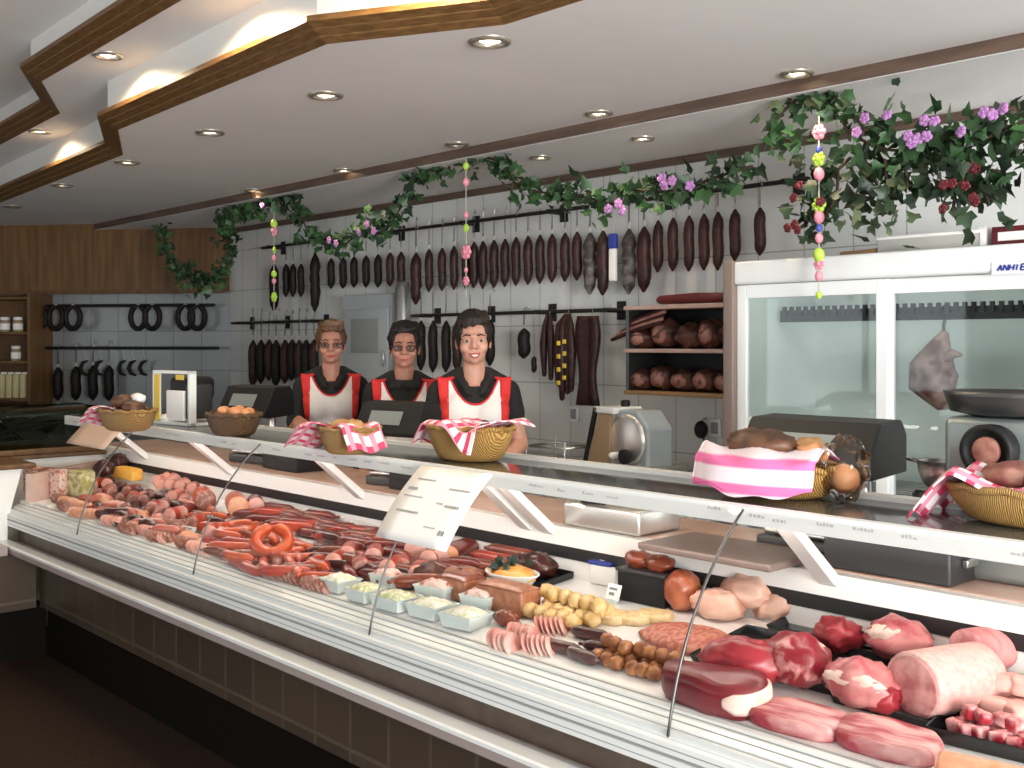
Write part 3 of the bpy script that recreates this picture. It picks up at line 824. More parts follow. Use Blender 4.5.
# ---------------------------------------------------------------- left wall
def lrod(px0, px1, py, label):
    x0, z = onleft(px0, py, .1); x1, _ = onleft(px1, py, .1)
    t = thing('hanging_rail', label, 'rail'); left_place(t, (x0 + x1) / 2, 0, z)
    h = (x1 - x0) / 2
    mb = MB(); mb.tube([(-h, -.1, 0), (h, -.1, 0)], .013, 8); mb.build('bar', 'iron', t)
    for q in (-h + .1, 0, h - .1): mb = MB(); mb.box(q - .012, q + .012, -.11, -.001, -.012, .012); mb.build('bracket', 'iron', t)
    return z
zl1 = lrod(36, 214, 306, 'upper iron rail with ring sausages on the left tiled wall')
zl2 = lrod(36, 218, 348, 'lower iron rail with hanging sausages on the left tiled wall')
rp = None
for i, px in enumerate((41, 58, 75, 140, 154, 187, 199)):
    x, z = onleft(px, 317, .1)
    lab = 'black ring sausage on the upper rail of the left wall, %s from the left' % ORD[i]
    if rp is None:
        rp = thing('ring_sausage', lab, 'ring sausage')
        mb = MB(); n = 26
        mb.tube([(.066 * sin(2 * pi * (.03 + .94 * k / n)), .0, .095 * cos(2 * pi * (.03 + .94 * k / n)) - .095) for k in range(n + 1)], [.012] + [.022] * (n - 1) + [.012], 10); mb.build('casing', 'salami_black', rp)
        mb = MB(); mb.tube([(-.02, 0, .002), (0, -.004, .016), (.02, 0, .002)], .004, 6); mb.build('string_loop', 'string', rp)
        o = rp
    else:
        o = rp.copy(); COL.objects.link(o)
        for ch in list(rp.children): c = ch.copy(); COL.objects.link(c); c.parent = o
        o['label'] = lab
    left_place(o, x, .13, zl1 - .005); o['group'] = 'ring sausages on the left wall'
for i, (px, y0) in enumerate(((41, 368), (58, 368), (76, 367), (93, 366), (109, 366))):
    x, z = onleft(px, y0, .1); zb = onleft(px, 402, .1)[1]
    o = dup(PROTO[('salami_black', 0.0)], 0, 0, 0, 0, 'black salami on the lower rail of the left wall, %s from the left' % ORD[i], 'salamis on the left wall')
    left_place(o, x, .1, z + .03); o.scale = (2.0, 2.0, (z - zb) / .315)
    mb = MB(); h = (zl2 - z - .03) / o.scale.z; mb.tube([(0, 0, 0), (0, 0, h), (.006, 0, h + .03)], .002, 5); mb.build('hook', 'steel', o)
for i, px in enumerate((84, 99, 122, 132, 143)):
    x, z = onleft(px, 368, .1)
    t = thing('smoked_sausage', 'small curved black sausage on the lower rail of the left wall, %s from the left' % ORD[i], 'sausage', group='small curved sausages on the left wall')
    left_place(t, x, .1, z)
    mb = MB(); mb.tube([(.03, 0, .06), (-.01, 0, .045), (-.03, 0, 0), (-.01, 0, -.045), (.03, 0, -.06)], [.008, .016, .018, .016, .008], 8); mb.build('casing', 'salami_black', t)
    mb = MB(); mb.tube([(.03, 0, .06), (.01, 0, .10), (0, 0, zl2 - z), (.006, 0, zl2 - z + .018)], .002, 5); mb.build('hook', 'string', t)
# wooden wall unit with jars
x0 = onleft(32, 340, .3)[0]; zt = z_a - .02
t = thing('wall_unit', 'dark wooden wall unit with jars and packets at the left edge', 'shelf'); left_place(t, x0 - .5, 0, .0)
mb = MB(); mb.box(-.5, .5, -.02, 0, 0, zt); mb.build('back_panel', 'wood_dark', t)
for x in (-.5, .47): mb = MB(); mb.box(x, x + .03, -.32, -.02, 0, zt); mb.build('side_panel', 'wood_panel', t)
zs = [onleft(20, y, .25)[1] for y in (332, 361, 398)]
for z in zs + [.9, zt - .03]: mb = MB(); mb.box(-.47, .47, -.31, -.02, z - .02, z); mb.build('shelf', 'wood_panel', t)
ux0 = x0 - .5
mat('jar_food', (.35, .22, .16), .5, col2=(.25, .30, .12), scale=15)
mat('packet_yellow', (.52, .42, .10), .5, col2=(.60, .58, .45), scale=3, stretch=(8, 1, .2))
def jar(px, py, zi, label):
    x = onleft(px, py, .22)[0]; t = thing('preserve_jar', label, 'jar'); left_place(t, x, .22, zs[zi])
    mb = MB(); mb.lathe([(.034, 0), (.04, .006), (.04, .085), (.032, .10)], 18); mb.build('jar', 'jar_food', t)
    mb = MB(); mb.lathe([(.036, .10), (.037, .104), (.037, .122), (.034, .126)], 18); mb.build('lid', 'paper', t)
    mb = MB(); mb.lathe([(.0405, .02), (.0408, .022), (.0408, .07), (.0405, .072)], 18, cap=False); mb.build('label_band', 'paper', t)
jar(5, 322, 0, 'preserve jar on the top board of the wooden wall unit, left of the pair'); jar(18, 322, 0, 'preserve jar on the top board of the wooden wall unit, right of the pair')
jar(16, 352, 1, 'single preserve jar on the middle board of the wooden wall unit')
for i, px in enumerate((4, 11, 18, 25)):
    x = onleft(px, 385, .22)[0]; t = thing('food_packet', 'upright yellowish packet on the lowest visible board of the wall unit, %s from the left' % ORD[i], 'packet', group='packets on the wall unit'); left_place(t, x, .22, zs[2])
    mb = MB(); mb.rbox(-.026, .026, -.04, .04, 0, .20, .006); mb.build('pouch', 'packet_yellow', t)
    mb = MB(); mb.box(-.026, .026, -.003, .003, .20, .215); mb.build('seam', 'paper', t)

# ---------------------------------------------------------------- refrigerator
VF = 3.70
u0 = onv(727, 300, VF)[0]; u1 = -1.28; um = onv(882, 300, VF)[0]
zt = onv(738, 262, VF)[1]
t = thing('refrigerator', 'white display refrigerator with two sliding glass doors against the tiled wall', 'refrigerator', u0, VF, 0)
w = u1 - u0; wm = um - u0; D_ = VW - VF - .01
zh = onv(738, 285, VF)[1]; zd = onv(740, 297, VF)[1]
mb = MB(); mb.box(.0, .04, .05, D_, .08, zt - .02); mb.build('side_wall', 'fridge_inner', t)
mb = MB(); mb.box(w - .04, w, .05, D_, .08, zt - .02); mb.build('side_wall', 'fridge_inner', t)
mb = MB(); mb.box(.04, w - .04, D_ - .05, D_, .08, zt - .02); mb.build('back_wall', 'fridge_inner', t)
mb = MB(); mb.box(.04, w - .04, .06, D_ - .05, .08, .30); mb.build('floor_panel', 'fridge_inner', t)
mb = MB(); mb.box(0, w, .05, D_, zt - .03, zt); mb.build('top', 'fridge_white', t)
mb = MB(); mb.rbox(.045, w, -.02, .06, zh, zt, .012); hd = mb.build('header', 'fridge_white', t)
mb = MB(); mb.box(.0, w, .0, .07, 0, .28); mb.build('base_panel', 'fridge_white', t)
mb = MB(); mb.rbox(0, .05, -.03, .05, .0, zt + .004, .006); mb.build('corner_post', 'post_brown', t)
# name plate in the header: slanted blue capitals, as in the photo
ul, zl = onv(998, 268, VF - .02); ul2, _ = onv(1050, 268, VF - .02)
mb = MB(); mb.box(ul - u0 - .02, min(ul2 - u0 + .03, w - .02), -.024, -.0195, zl - .022, zl + .022); mb.build('badge', 'enamel_white', hd)
mb = MB(); x = ul - u0
sh_ = lambda px, pz: (px + pz * .25, pz)
for ch in 'ANHIEMNA':
    S = {'A': [((0, 0), (.5, 1)), ((.5, 1), (1, 0)), ((.25, .4), (.75, .4))], 'N': [((0, 0), (0, 1)), ((0, 1), (1, 0)), ((1, 0), (1, 1))], 'H': [((0, 0), (0, 1)), ((1, 0), (1, 1)), ((0, .5), (1, .5))],
         'I': [((.4, 0), (.4, 1))], 'E': [((0, 0), (0, 1)), ((0, 1), (1, 1)), ((0, .5), (.8, .5)), ((0, 0), (1, 0))], 'M': [((0, 0), (0, 1)), ((0, 1), (.5, .4)), ((.5, .4), (1, 1)), ((1, 1), (1, 0))]}[ch]
    for (a, b), (c, d) in S:
        p, q = Vector(sh_(a * .014, b * .019)), Vector(sh_(c * .014, d * .019)); n = (q - p).normalized(); n = Vector((-n.y, n.x)) * .0026
        pp = [p + n, p - n, q - n, q + n]
        mb.prism([(x + r.x, zl - .010 + r.y) for r in pp], -.0262, -.0242, axis='y')
    x += .0190
mb.build('blue_lettering', 'label_blue', hd)
# door frames and panes
for nm, a, b, yy in (('left', .05, wm + .02, 0), ('right', wm - .02, w, .03)):
    mb = MB(); z0_ = .28; z1_ = zh - .002
    mb.box(a, a + .045, yy, yy + .028, z0_, z1_); mb.box(b - .045, b, yy, yy + .028, z0_, z1_); mb.box(a + .045, b - .045, yy, yy + .028, z1_ - .055, z1_); mb.box(a + .045, b - .045, yy, yy + .028, z0_, z0_ + .06)
    fr = mb.build('sliding_door', 'fridge_white', t, bevel=.003)
    mb = MB(); mb.box(a + .04, b - .04, yy + .011, yy + .017, z0_ + .05, z1_ - .05); mb.build('pane', 'fridge_glass', fr)
# inside: hook rail, grid shelf, lamp
mb = MB(); mb.box(.06, w - .06, .30, .325, zd - .10, zd - .05)
k = .08
while k < w - .08:
    mb.box(k, k + .014, .285, .30, zd - .075, zd - .035); k += .034
mb.build('hook_rail', 'black_plastic', t)
mb = MB(); mb.tube([(.10, .12, zt - .06), (w - .1, .12, zt - .06)], .012, 8); mb.build('inner_lamp', 'fridge_lamp', t)
for z in (.66, .98):
    mb = MB()
    for i in range(9): mb.tube([(.05, .10 + .05 * i, z), (w - .05, .10 + .05 * i, z)], .004, 5)
    for i in range(7): mb.tube([(.06 + (w - .12) * i / 6, .09, z - .005), (.06 + (w - .12) * i / 6, .51, z - .005)], .004, 5)
    mb.build('wire_shelf', 'steel', t)
# air-dried ham inside
vh = VF + .31
uh, zh_ = onv(941, 336, vh); _, zb = onv(941, 398, vh)
t = thing('hanging_ham', 'netted air-dried ham hanging behind the right glass door of the refrigerator', 'ham', uh, vh, zb)
L = zh_ - zb
mb = MB()
mb.tube([(.0, 0, .012), (-.03, .0, .06), (-.035, 0, .12), (-.01, 0, L * .78), (.01, 0, L)], [.06, .095, .085, .05, .022], 16); mb.build('meat', 'ham_air', t)
mb = MB(); mb.tube([(.02, -.02, L * .62), (.06, -.02, L * .72), (.085, -.02, L * .70)], [.02, .018, .008], 8); mb.build('shank', 'ham_air', t)
mb = MB(); mb.tube([(.01, 0, L), (.012, 0, L + .05), (.03, 0, zd - .06 - zb), (.03, .0, zd - .045 - zb), (.01, 0, zd - .05 - zb)], .006, 6); mb.build('hook', 'steel_dark', t)
# pale carton inside and things on top of the refrigerator
for pxx, pyy, lab, ww, hh in ((795, 452, 'white carton on the inner shelf behind the left glass door', .12, .10), (850, 455, 'smaller white carton on the inner shelf behind the left glass door', .08, .08)):
    uu, zz = onv(pxx, pyy, VF + .3); t = thing('carton', lab, 'box', uu, VF + .3, .986)
    mb = MB(); mb.rbox(-ww, ww, -.08, .08, 0, hh, .004); mb.build('box', 'paper', t)
    mb = MB(); mb.box(-ww * .8, ww * .8, -.082, -.080, hh * .3, hh * .6); mb.build('label_strip', 'label_blue', t)
zt2 = zt
def on_top(pxa, pxb, v): return onv(pxa, 245, v)[0], onv(pxb, 245, v)[0]
a, b = on_top(893, 996, VF + .2)
t = thing('flat_box', 'long flat greyish box lying on top of the refrigerator', 'box', (a + b) / 2, VF + .2, zt2)
h = (b - a) / 2; mb = MB(); mb.rbox(-h, h, -.12, .12, 0, .058, .004); mb.build('box', 'grey_box' if 'grey_box' in MATS else mat('grey_box', (.42, .41, .38), .6).name, t)
mb = MB(); mb.rbox(-h - .004, h + .004, -.124, .124, .054, .066, .004); mb.build('lid', 'paper', t)
mb = MB(); mb.box(h - .01, h + .012, -.12, .12, 0, .075); mb.build('end_flap', 'paper', t)
a, b = on_top(842, 890, VF + .1)
t = thing('wooden_tool', 'brown wooden handle lying on top of the refrigerator left of the flat box', 'tool', (a + b) / 2, VF + .1, zt2 + .012)
h = (b - a) / 2; mb = MB(); mb.tube([(-h, 0, 0), (0, 0, .0), (h * .6, 0, .006)], [.010, .012, .010], 8); mb.build('handle', 'board', t)
mb = MB(); mb.ell((h * .85, 0, .012), (.025, .02, .02), 10, 8); mb.build('head', 'black_plastic', t)
a, b = on_top(1000, 1045, VF + .15)
t = thing('red_box', 'small red-brown box at the right end on top of the refrigerator', 'box', (a + b) / 2, VF + .15, zt2)
h = (b - a) / 2; mb = MB(); mb.rbox(-h, h, -.07, .07, 0, .07, .004); mb.build('box', 'petal_red', t)
mb = MB(); mb.box(-h * .7, h * .7, -.0715, -.07, .02, .05); mb.build('label_strip', 'paper', t)

# ---------------------------------------------------------------- garland
VG = 3.66
def gp(px, py, v=VG):
    u, z = onv(px, py, v); return Vector((u, v, z))
def catmull(P, n=8):
    out = []
    for i in range(len(P) - 1):
        a, b, c, d = P[max(i - 1, 0)], P[i], P[i + 1], P[min(i + 2, len(P) - 1)]
        for k in range(n):
            t_ = k / n
            out.append(.5 * ((2 * b) + (c - a) * t_ + (2 * a - 5 * b + 4 * c - d) * t_ ** 2 + (3 * b - a - 3 * c + d) * t_ ** 3))
    return out + [P[-1]]
def leaf(mb, p, s, rnd):
    """five-lobed ivy leaf, folded along its midrib"""
    q = Matrix.Rotation(rnd.uniform(0, 2 * pi), 4, 'Z') @ Matrix.Rotation(rnd.uniform(-1.3, 1.3), 4, 'X') @ Matrix.Rotation(rnd.uniform(0, 2 * pi), 4, 'Y')
    o = [(0, 0, 0), (.35, -.05, .12), (.5, .35, .14), (.25, .45, .06), (0, 1, 0), (-.25, .45, .06), (-.5, .35, .14), (-.35, -.05, .12)]
    vs_ = [p + (q @ Vector(a)) * s for a in o]
    mb.add(vs_, [(0, 1, 2, 3), (0, 3, 4), (0, 4, 5), (0, 5, 6, 7)], True)
def flower(parent, p, s, m, rnd):
    mb = MB(); q0 = Matrix.Rotation(rnd.uniform(0, 6), 4, 'Y') @ Matrix.Rotation(rnd.uniform(-.6, .6), 4, 'X')
    for k in range(5):
        a = 2 * pi * k / 5
        c = q0 @ Vector((cos(a) * s * .55, -.3 * s, sin(a) * s * .55))
        mb.ell((0, 0, 0), (s * .5, s * .2, s * .5), 8, 6, mtx=Matrix.Translation(p + c))
    mb.ell((0, 0, 0), (s * .25, s * .25, s * .25), 8, 6, mtx=Matrix.Translation(p + q0 @ Vector((0, -.45 * s, 0))))
    return mb.build('flower', m, parent)
def foliage(name, label, paths, dens, rad, ls, mats_, flowers, fm, seed, fs=.03, cat='garland', droop=.0):
    rnd = random.Random(seed)
    c0 = paths[0][0].copy()
    t = thing(name, label, cat, c0.x, c0.y, c0.z)
    st = MB(); lf = MB()
    for P in paths:
        C_ = [p - c0 for p in catmull(P)]
        st.tube(C_, .006, 6)
        for i in range(len(C_) - 1):
            seg = (C_[i + 1] - C_[i]).length
            for _ in range(max(1, int(seg * dens + rnd.random()))):
                p = C_[i].lerp(C_[i + 1], rnd.random())
                d = Vector((rnd.gauss(0, 1), rnd.gauss(0, .8), rnd.gauss(0, 1) - droop)) * rad * .5
                lf.cur = rnd.choice((0, 0, 1))
                leaf(lf, p + d, ls * rnd.uniform(.7, 1.25), rnd)
    st.build('stem', 'vine', t); lf.build('foliage', list(mats_), t)
    for f in flowers: flower(t, gp(*f) - c0 + Vector((0, -rad * .8, 0)), fs * .8, fm, rnd)
    return t
G1 = [gp(*p) for p in ((160, 229), (167, 250), (180, 270), (203, 283), (222, 272), (230, 248), (222, 226), (236, 212), (262, 205), (290, 199), (300, 212), (312, 240), (330, 244), (347, 243), (362, 228), (380, 232), (398, 212), (408, 188), (425, 176), (450, 158), (480, 156), (506, 166), (516, 184), (540, 192), (580, 196), (610, 203), (632, 190), (660, 192), (690, 186), (720, 176), (752, 166))]
foliage('leafy_garland', 'long leafy garland with small mauve flowers draped along the ceiling strip', [G1], 150, .075, .062, ('leaf', 'leaf_dark'),
        [(271, 206), (338, 241), (345, 244), (376, 225), (368, 233), (383, 232), (618, 210), (632, 212), (674, 186), (682, 182), (699, 187), (671, 180), (628, 205)], 'petal_mauve', 3)
G2 = [gp(*p) for p in ((765, 142), (778, 118), (796, 100), (815, 91), (835, 98), (852, 114), (866, 130))]
G2b = [gp(*p) for p in ((770, 140), (785, 138), (795, 150), (790, 165))]
G2c = [gp(*p) for p in ((805, 95), (818, 108), (840, 118), (850, 140))]
foliage('leafy_arch', 'leafy arch of twigs on the ceiling strip right of the long garland', [G2, G2b, G2c], 95, .06, .058, ('leaf', 'leaf_pale'), [], 'petal_mauve', 5)
G3 = [gp(*p) for p in ((862, 140), (880, 148), (905, 150), (930, 140), (955, 136), (985, 138), (1010, 126), (1040, 118))]
foliage('leafy_garland', 'dense garland with mauve flowers at the right above the refrigerator', [G3, [p + Vector((0, .06, -.05)) for p in G3]], 190, .12, .066, ('leaf', 'leaf_dark'),
        [(879, 122), (901, 120), (871, 136), (922, 140), (931, 142), (938, 124), (948, 126), (925, 146), (940, 139), (975, 136), (997, 117), (1005, 119), (1017, 113)], 'petal_mauve', 9, fs=.026)
def bunch(label, paths, dens, rad, flowers, seed, ms=('leaf_dark', 'leaf_dark')):
    foliage('hanging_bunch', label, [[gp(*p) for p in P] for P in paths], dens, rad, .062, ms, flowers, 'petal_red', seed, fs=.024, cat='artificial plant', droop=.4)
bunch('dark hanging bunch with red flowers behind the right pendant', [((850, 158), (830, 178), (815, 196), (806, 226)), ((838, 170), (836, 196), (826, 215)), ((812, 186), (808, 200))], 130, .10, [(811, 188), (806, 200), (832, 204), (807, 226), (800, 229), (810, 231)], 21)
bunch('pale-speckled hanging bunch of leaves in the middle above the refrigerator', [((860, 165), (868, 185), (862, 195)), ((885, 160), (888, 190), (890, 214)), ((905, 165), (908, 185)), ((872, 172), (884, 202))], 150, .12, [], 22, ('leaf_dark', 'leaf_pale'))
bunch('dark hanging bunch with red flowers at the right above the refrigerator', [((940, 158), (955, 180), (953, 210)), ((970, 156), (978, 180), (990, 204)), ((950, 170), (975, 176)), ((992, 170), (1000, 172))], 115, .10, [(955, 187), (964, 186), (976, 187), (984, 200), (987, 204), (955, 211), (978, 170), (986, 172)], 23)
# pendants of coloured beads
def pendant(label, px, items, y0, y1, v=VG - .06):
    u, z = onv(px, y0, v); t = thing('bead_pendant', label, 'decoration', u, v, z)
    zb = onv(px, y1, v)[1] - z
    mb = MB(); mb.tube([(0, 0, .02), (0, 0, zb)], .0025, 5); mb.build('cord', 'string', t)
    for py, m, r, kind in items:
        zz = onv(px, py, v)[1] - z
        mb = MB(); r *= .78
        if kind == 'f':
            for k in range(6): mb.ell((r * .65 * cos(k * pi / 3), 0, zz + r * .65 * sin(k * pi / 3)), (r * .45, r * .35, r * .45), 8, 6)
            mb.ell((0, -.2 * r, zz), (r * .45, r * .4, r * .45), 8, 6); mb.build('flower_bead', m, t)
        else: mb.ell((0, 0, zz), (r, r, r * 1.25), 10, 8); mb.build('bead', m, t)
    return t
pendant('string of green and pink beads hanging at the left near the wooden fascia', 274, [(224, 'bead_green', .03, 'b'), (231, 'bead_pink', .04, 'f'), (250, 'bead_green', .026, 'f'), (258, 'bead_pink', .022, 'b'), (274, 'bead_green', .024, 'b'), (281, 'bead_pink', .02, 'b'), (297, 'bead_green', .04, 'f')], 205, 312)
pendant('string of pink and green beads hanging in the middle over the salamis', 466, [(166, 'bead_green', .022, 'b'), (182, 'bead_pink', .024, 'b'), (215, 'bead_pink', .018, 'b'), (228, 'bead_green', .026, 'f'), (252, 'bead_pink', .046, 'f'), (270, 'bead_pink', .014, 'b'), (281, 'bead_pink', .03, 'f')], 158, 296)
pendant('string of pink and lime beads hanging at the right in front of the refrigerator', 819, [(132, 'bead_pink', .036, 'f'), (150, 'bead_blue', .016, 'b'), (159, 'bead_green', .034, 'f'), (174, 'bead_pink', .026, 'b'), (205, 'bead_green', .036, 'f'), (217, 'bead_pink', .026, 'b'), (228, 'bead_blue', .016, 'b'), (238, 'bead_pink', .02, 'b'), (255, 'bead_green', .028, 'b'), (264, 'bead_pink', .028, 'f'), (276, 'bead_pink', .02, 'b'), (295, 'bead_green', .016, 'b')], 122, 300)
# ================================================================ the three women
mat('skin', (.42, .185, .125), .5, sss=.08, col2=(.47, .22, .15), scale=30)
mat('skin_fair', (.52, .26, .185), .5, sss=.08, col2=(.57, .30, .22), scale=30)
mat('lips', (.42, .10, .09), .4)
mat('teeth', (.8, .78, .72), .3)
mat('eye_white', (.50, .48, .46), .3)
mat('iris', (.05, .04, .035), .2)
mat('hair_brown', (.06, .027, .013), .55, spec=.3, col2=(.12, .055, .028), scale=60, stretch=(1, 1, .25), bump=.5)
mat('hair_dark', (.012, .009, .008), .6, spec=.25, col2=(.026, .018, .014), scale=60, stretch=(1, 1, .25), bump=.5)
mat('hair_black', (.009, .008, .008), .6, spec=.25, col2=(.02, .016, .015), scale=60, stretch=(1, 1, .25), bump=.5)
mat('shirt_black', (.010, .010, .011), .85, bump=.1, scale=200)
mat('trousers', (.03, .03, .035), .9)
mat('shoe', (.02, .018, .016), .5)
mat('apron_white', (.78, .75, .74), .8, bump=.08, scale=120)
mat('apron_red', (.62, .022, .022), .75)
mat('frame', (.03, .02, .018), .3)
mat('lens', (.3, .3, .3), .1)
glass_mat('lens_glass', (.78, .78, .78), .15)

def capsule(mb, a, ra, b, rb, seg=14):
    a, b = Vector(a), Vector(b); n = 5
    mb.tube([a.lerp(b, i / n) for i in range(n + 1)], [ra + (rb - ra) * i / n for i in range(n + 1)], seg)
    mb.ell(a, (ra, ra, ra), 12, 8); mb.ell(b, (rb, rb, rb), 12, 8)

def remesh(mb, name, m, parent, voxel=.005, smooth=4, fac=.5):
    o = mb.build(name, m, parent)
    q = o.modifiers.new('r', 'REMESH'); q.mode = 'VOXEL'; q.voxel_size = voxel; q.use_smooth_shade = True
    q = o.modifiers.new('s', 'SMOOTH'); q.iterations = smooth; q.factor = fac
    dg = bpy.context.evaluated_depsgraph_get(); dg.update()
    me = bpy.data.meshes.new_from_object(o.evaluated_get(dg)); me.name = name
    o.modifiers.clear(); o.data = me
    me.materials.clear(); me.materials.append(MATS[m])
    for p in me.polygons: p.use_smooth = True
    return o

def hand(mb, wrist, d, up, curl=.5, s=1.0, side=1):
    """palm, four fingers of their own lengths and a thumb leaving the side of the palm"""
    d = Vector(d).normalized(); up = Vector(up); up = (up - d * up.dot(d)).normalized(); sd = d.cross(up) * side
    w = Vector(wrist)
    P = lambda a, b, c: w + d * a * s + sd * b * s + up * c * s
    for k in (-.026, -.009, .009, .026): capsule(mb, P(.01, k * .7, 0), .014 * s, P(.085, k, 0), .0125 * s, 8)
    for k, L in ((-.030, .060), (-.0105, .074), (.0105, .080), (.031, .070)):
        p0 = P(.085, k, 0); a = curl * .5
        p1 = p0 + (d * cos(a) - up * sin(a)) * L * .45 * s; a += curl * .9
        p2 = p1 + (d * cos(a) - up * sin(a)) * L * .32 * s; a += curl * .7
        p3 = p2 + (d * cos(a) - up * sin(a)) * L * .25 * s
        capsule(mb, p0, .0095 * s, p1, .0088 * s, 8); capsule(mb, p1, .0088 * s, p2, .0082 * s, 8); capsule(mb, p2, .0082 * s, p3, .0072 * s, 8)
    t0, t1 = P(.022, .026, -.004), P(.052, .054, -.014); t2 = P(.082, .062, -.024)
    capsule(mb, t0, .014 * s, t1, .0108 * s, 8); capsule(mb, t1, .0108 * s, t2, .0088 * s, 8)

def woman(label, u, v, face, S, skin, hair, arms, hairstyle, glasses=False, smile='closed', tilt=0.0, collar=True, zoff=0.0, necklow=.13, sleeve=.80):
    """origin between the feet; local x to the viewer's right, facing -y; all sizes for 1.65 m, scaled by S"""
    t = thing('person', label, 'person', u, v, zoff)
    t.rotation_euler = (0, 0, face); t.scale = (S, S, S)
    b = MB()
    for s in (-1, 1):
        capsule(b, (s * .085, .0, .88), .088, (s * .09, -.005, .48), .056); capsule(b, (s * .09, -.005, .48), .056, (s * .09, .015, .09), .037)
        capsule(b, (s * .09, .01, .05), .035, (s * .10, -.12, .03), .028)
    b.ell((0, .01, .93), (.160, .115, .12)); b.ell((0, 0, 1.08), (.125, .098, .15)); b.ell((0, .005, 1.23), (.138, .105, .15))
    for s in (-1, 1): b.ell((s * .066, -.062, 1.225), (.068, .062, .066))
    capsule(b, (-.122, .01, 1.335), .048, (.122, .01, 1.335), .048)
    for s in (-1, 1): capsule(b, (s * .03, .015, 1.380), .042, (s * .115, .012, 1.340), .043)
    capsule(b, (0, .012, 1.34), .054, (0, -.004, 1.47), .045)
    # head
    H = MB()
    H.ell((0, .012, 1.572), (.070, .088, .080), 20, 14); H.ell((0, -.022, 1.530), (.061, .066, .078), 20, 14)
    H.ell((0, -.028, 1.490), (.050, .056, .052), 16, 12); H.ell((0, -.068, 1.462), (.021, .019, .018), 12, 8)
    for s in (-1, 1):
        H.ell((s * .034, -.062, 1.512), (.024, .022, .022), 12, 8); capsule(H, (s * .012, -.085, 1.562), .009, (s * .046, -.066, 1.560), .010, 8)
        H.ell((s * .0125, -.092, 1.513), (.0085, .012, .0080), 10, 6)
        H.ell((s * .070, .012, 1.532), (.008, .020, .030), 10, 8)
    capsule(H, (0, -.086, 1.558), .008, (0, -.108, 1.519), .0125, 8)
    H.ell((0, -.077, 1.488), (.026, .012, .014), 12, 8)
    R = Matrix.Translation((0, 0, 1.45)) @ Matrix.Rotation(tilt, 4, 'Y') @ Matrix.Translation((0, 0, -1.45))
    b.add([R @ Vector(p) for p in H.v], H.f, True)
    up_ = {}
    for s, (el, wr, hd, hup, curl) in zip((-1, 1), arms):
        sh_ = Vector((s * .145, .012, 1.325)); el, wr = Vector(el), Vector(wr)
        capsule(b, sh_, .044, el, .036); capsule(b, el, .037, wr, .025)
        hand(b, wr, hd, hup, curl, 1.0, s)
        up_[s] = (sh_, el, wr)
    body = remesh(b, 'body', skin, t, .005, 3)
    def P(*c): return R @ Vector(c)
    # features
    for s in (-1, 1):
        mb = MB(); mb.ell(P(s * .030, -.0745, 1.540), (.0125, .010, .0064), 14, 10); e = mb.build('eye', 'eye_white', body)
        mb = MB(); mb.ell(P(s * .030, -.0838, 1.540), (.0062, .0025, .0062), 12, 8); mb.build('iris', 'iris', body)
        mb = MB(); mb.tube([P(s * .014, -.0935, 1.5625), P(s * .030, -.0895, 1.5665), P(s * .048, -.076, 1.560)], [.003, .0036, .002], 6); mb.build('eyebrow', hair, body)
        mb = MB(); mb.tube([P(s * .017, -.0835, 1.546), P(s * .030, -.0855, 1.5485), P(s * .044, -.078, 1.543)], [.0012, .002, .0014], 6); mb.build('eyelid', skin, body)
    mb = MB()
    if smile == 'open':
        mb.tube([P(-.024, -.078, 1.489), P(-.012, -.0885, 1.4865), P(0, -.091, 1.487), P(.012, -.0885, 1.4865), P(.024, -.078, 1.489)], [.002, .004, .0036, .004, .002], 8)
        mb.tube([P(-.024, -.078, 1.489), P(-.012, -.0875, 1.476), P(0, -.090, 1.468), P(.012, -.0885, 1.473), P(.024, -.078, 1.489)], [.002, .004, .005, .004, .002], 8)
        mb.build('lips', 'lips', body)
        mb = MB(); mb.ell(P(0, -.084, 1.4805), (.017, .0045, .0055), 12, 6); mb.build('teeth', 'teeth', body)
    else:
        mb.tube([P(-.023, -.078, 1.486), P(-.012, -.0885, 1.4845), P(0, -.090, 1.4855), P(.012, -.0885, 1.4845), P(.023, -.078, 1.486)], [.0015, .004, .0032, .004, .0015], 8)
        mb.tube([P(-.021, -.079, 1.485), P(-.010, -.0875, 1.478), P(0, -.089, 1.4765), P(.010, -.0875, 1.478), P(.021, -.079, 1.485)], [.0015, .004, .005, .004, .0015], 8)
        mb.build('lips', 'lips', body)
    # hair: cap of locks over the skull
    rnd = random.Random(hairstyle['seed']); hb = MB()
    hb.ell((0, .024, 1.594), (.077, .090, .084), 20, 14)
    hb.ell((0, .052, 1.545), (.066, .062, .080), 18, 12)
    L_ = hairstyle['side']
    for k in range(46):
        a = pi * (.5 + (k / 45 - .5) * 1.62) + pi / 2      # round the head, leaving the face
        a0 = pi / 2 + (k / 45 - .5) * 2 * pi * .74
        x, y = .073 * cos(a0), .020 + .090 * sin(a0)
        low = 1.52 - L_ * (1 if sin(a0) > -.25 else .35) + rnd.uniform(-.01, .01)
        capsule(hb, (x * .72, .02 + (y - .02) * .72, 1.640 + rnd.uniform(-.006, .006)), .014, (x * 1.02, y, 1.585), .013, 6)
        capsule(hb, (x * 1.02, y, 1.585), .013, (x * (.93 + rnd.uniform(-.04, .05)), y, low), .007, 6)
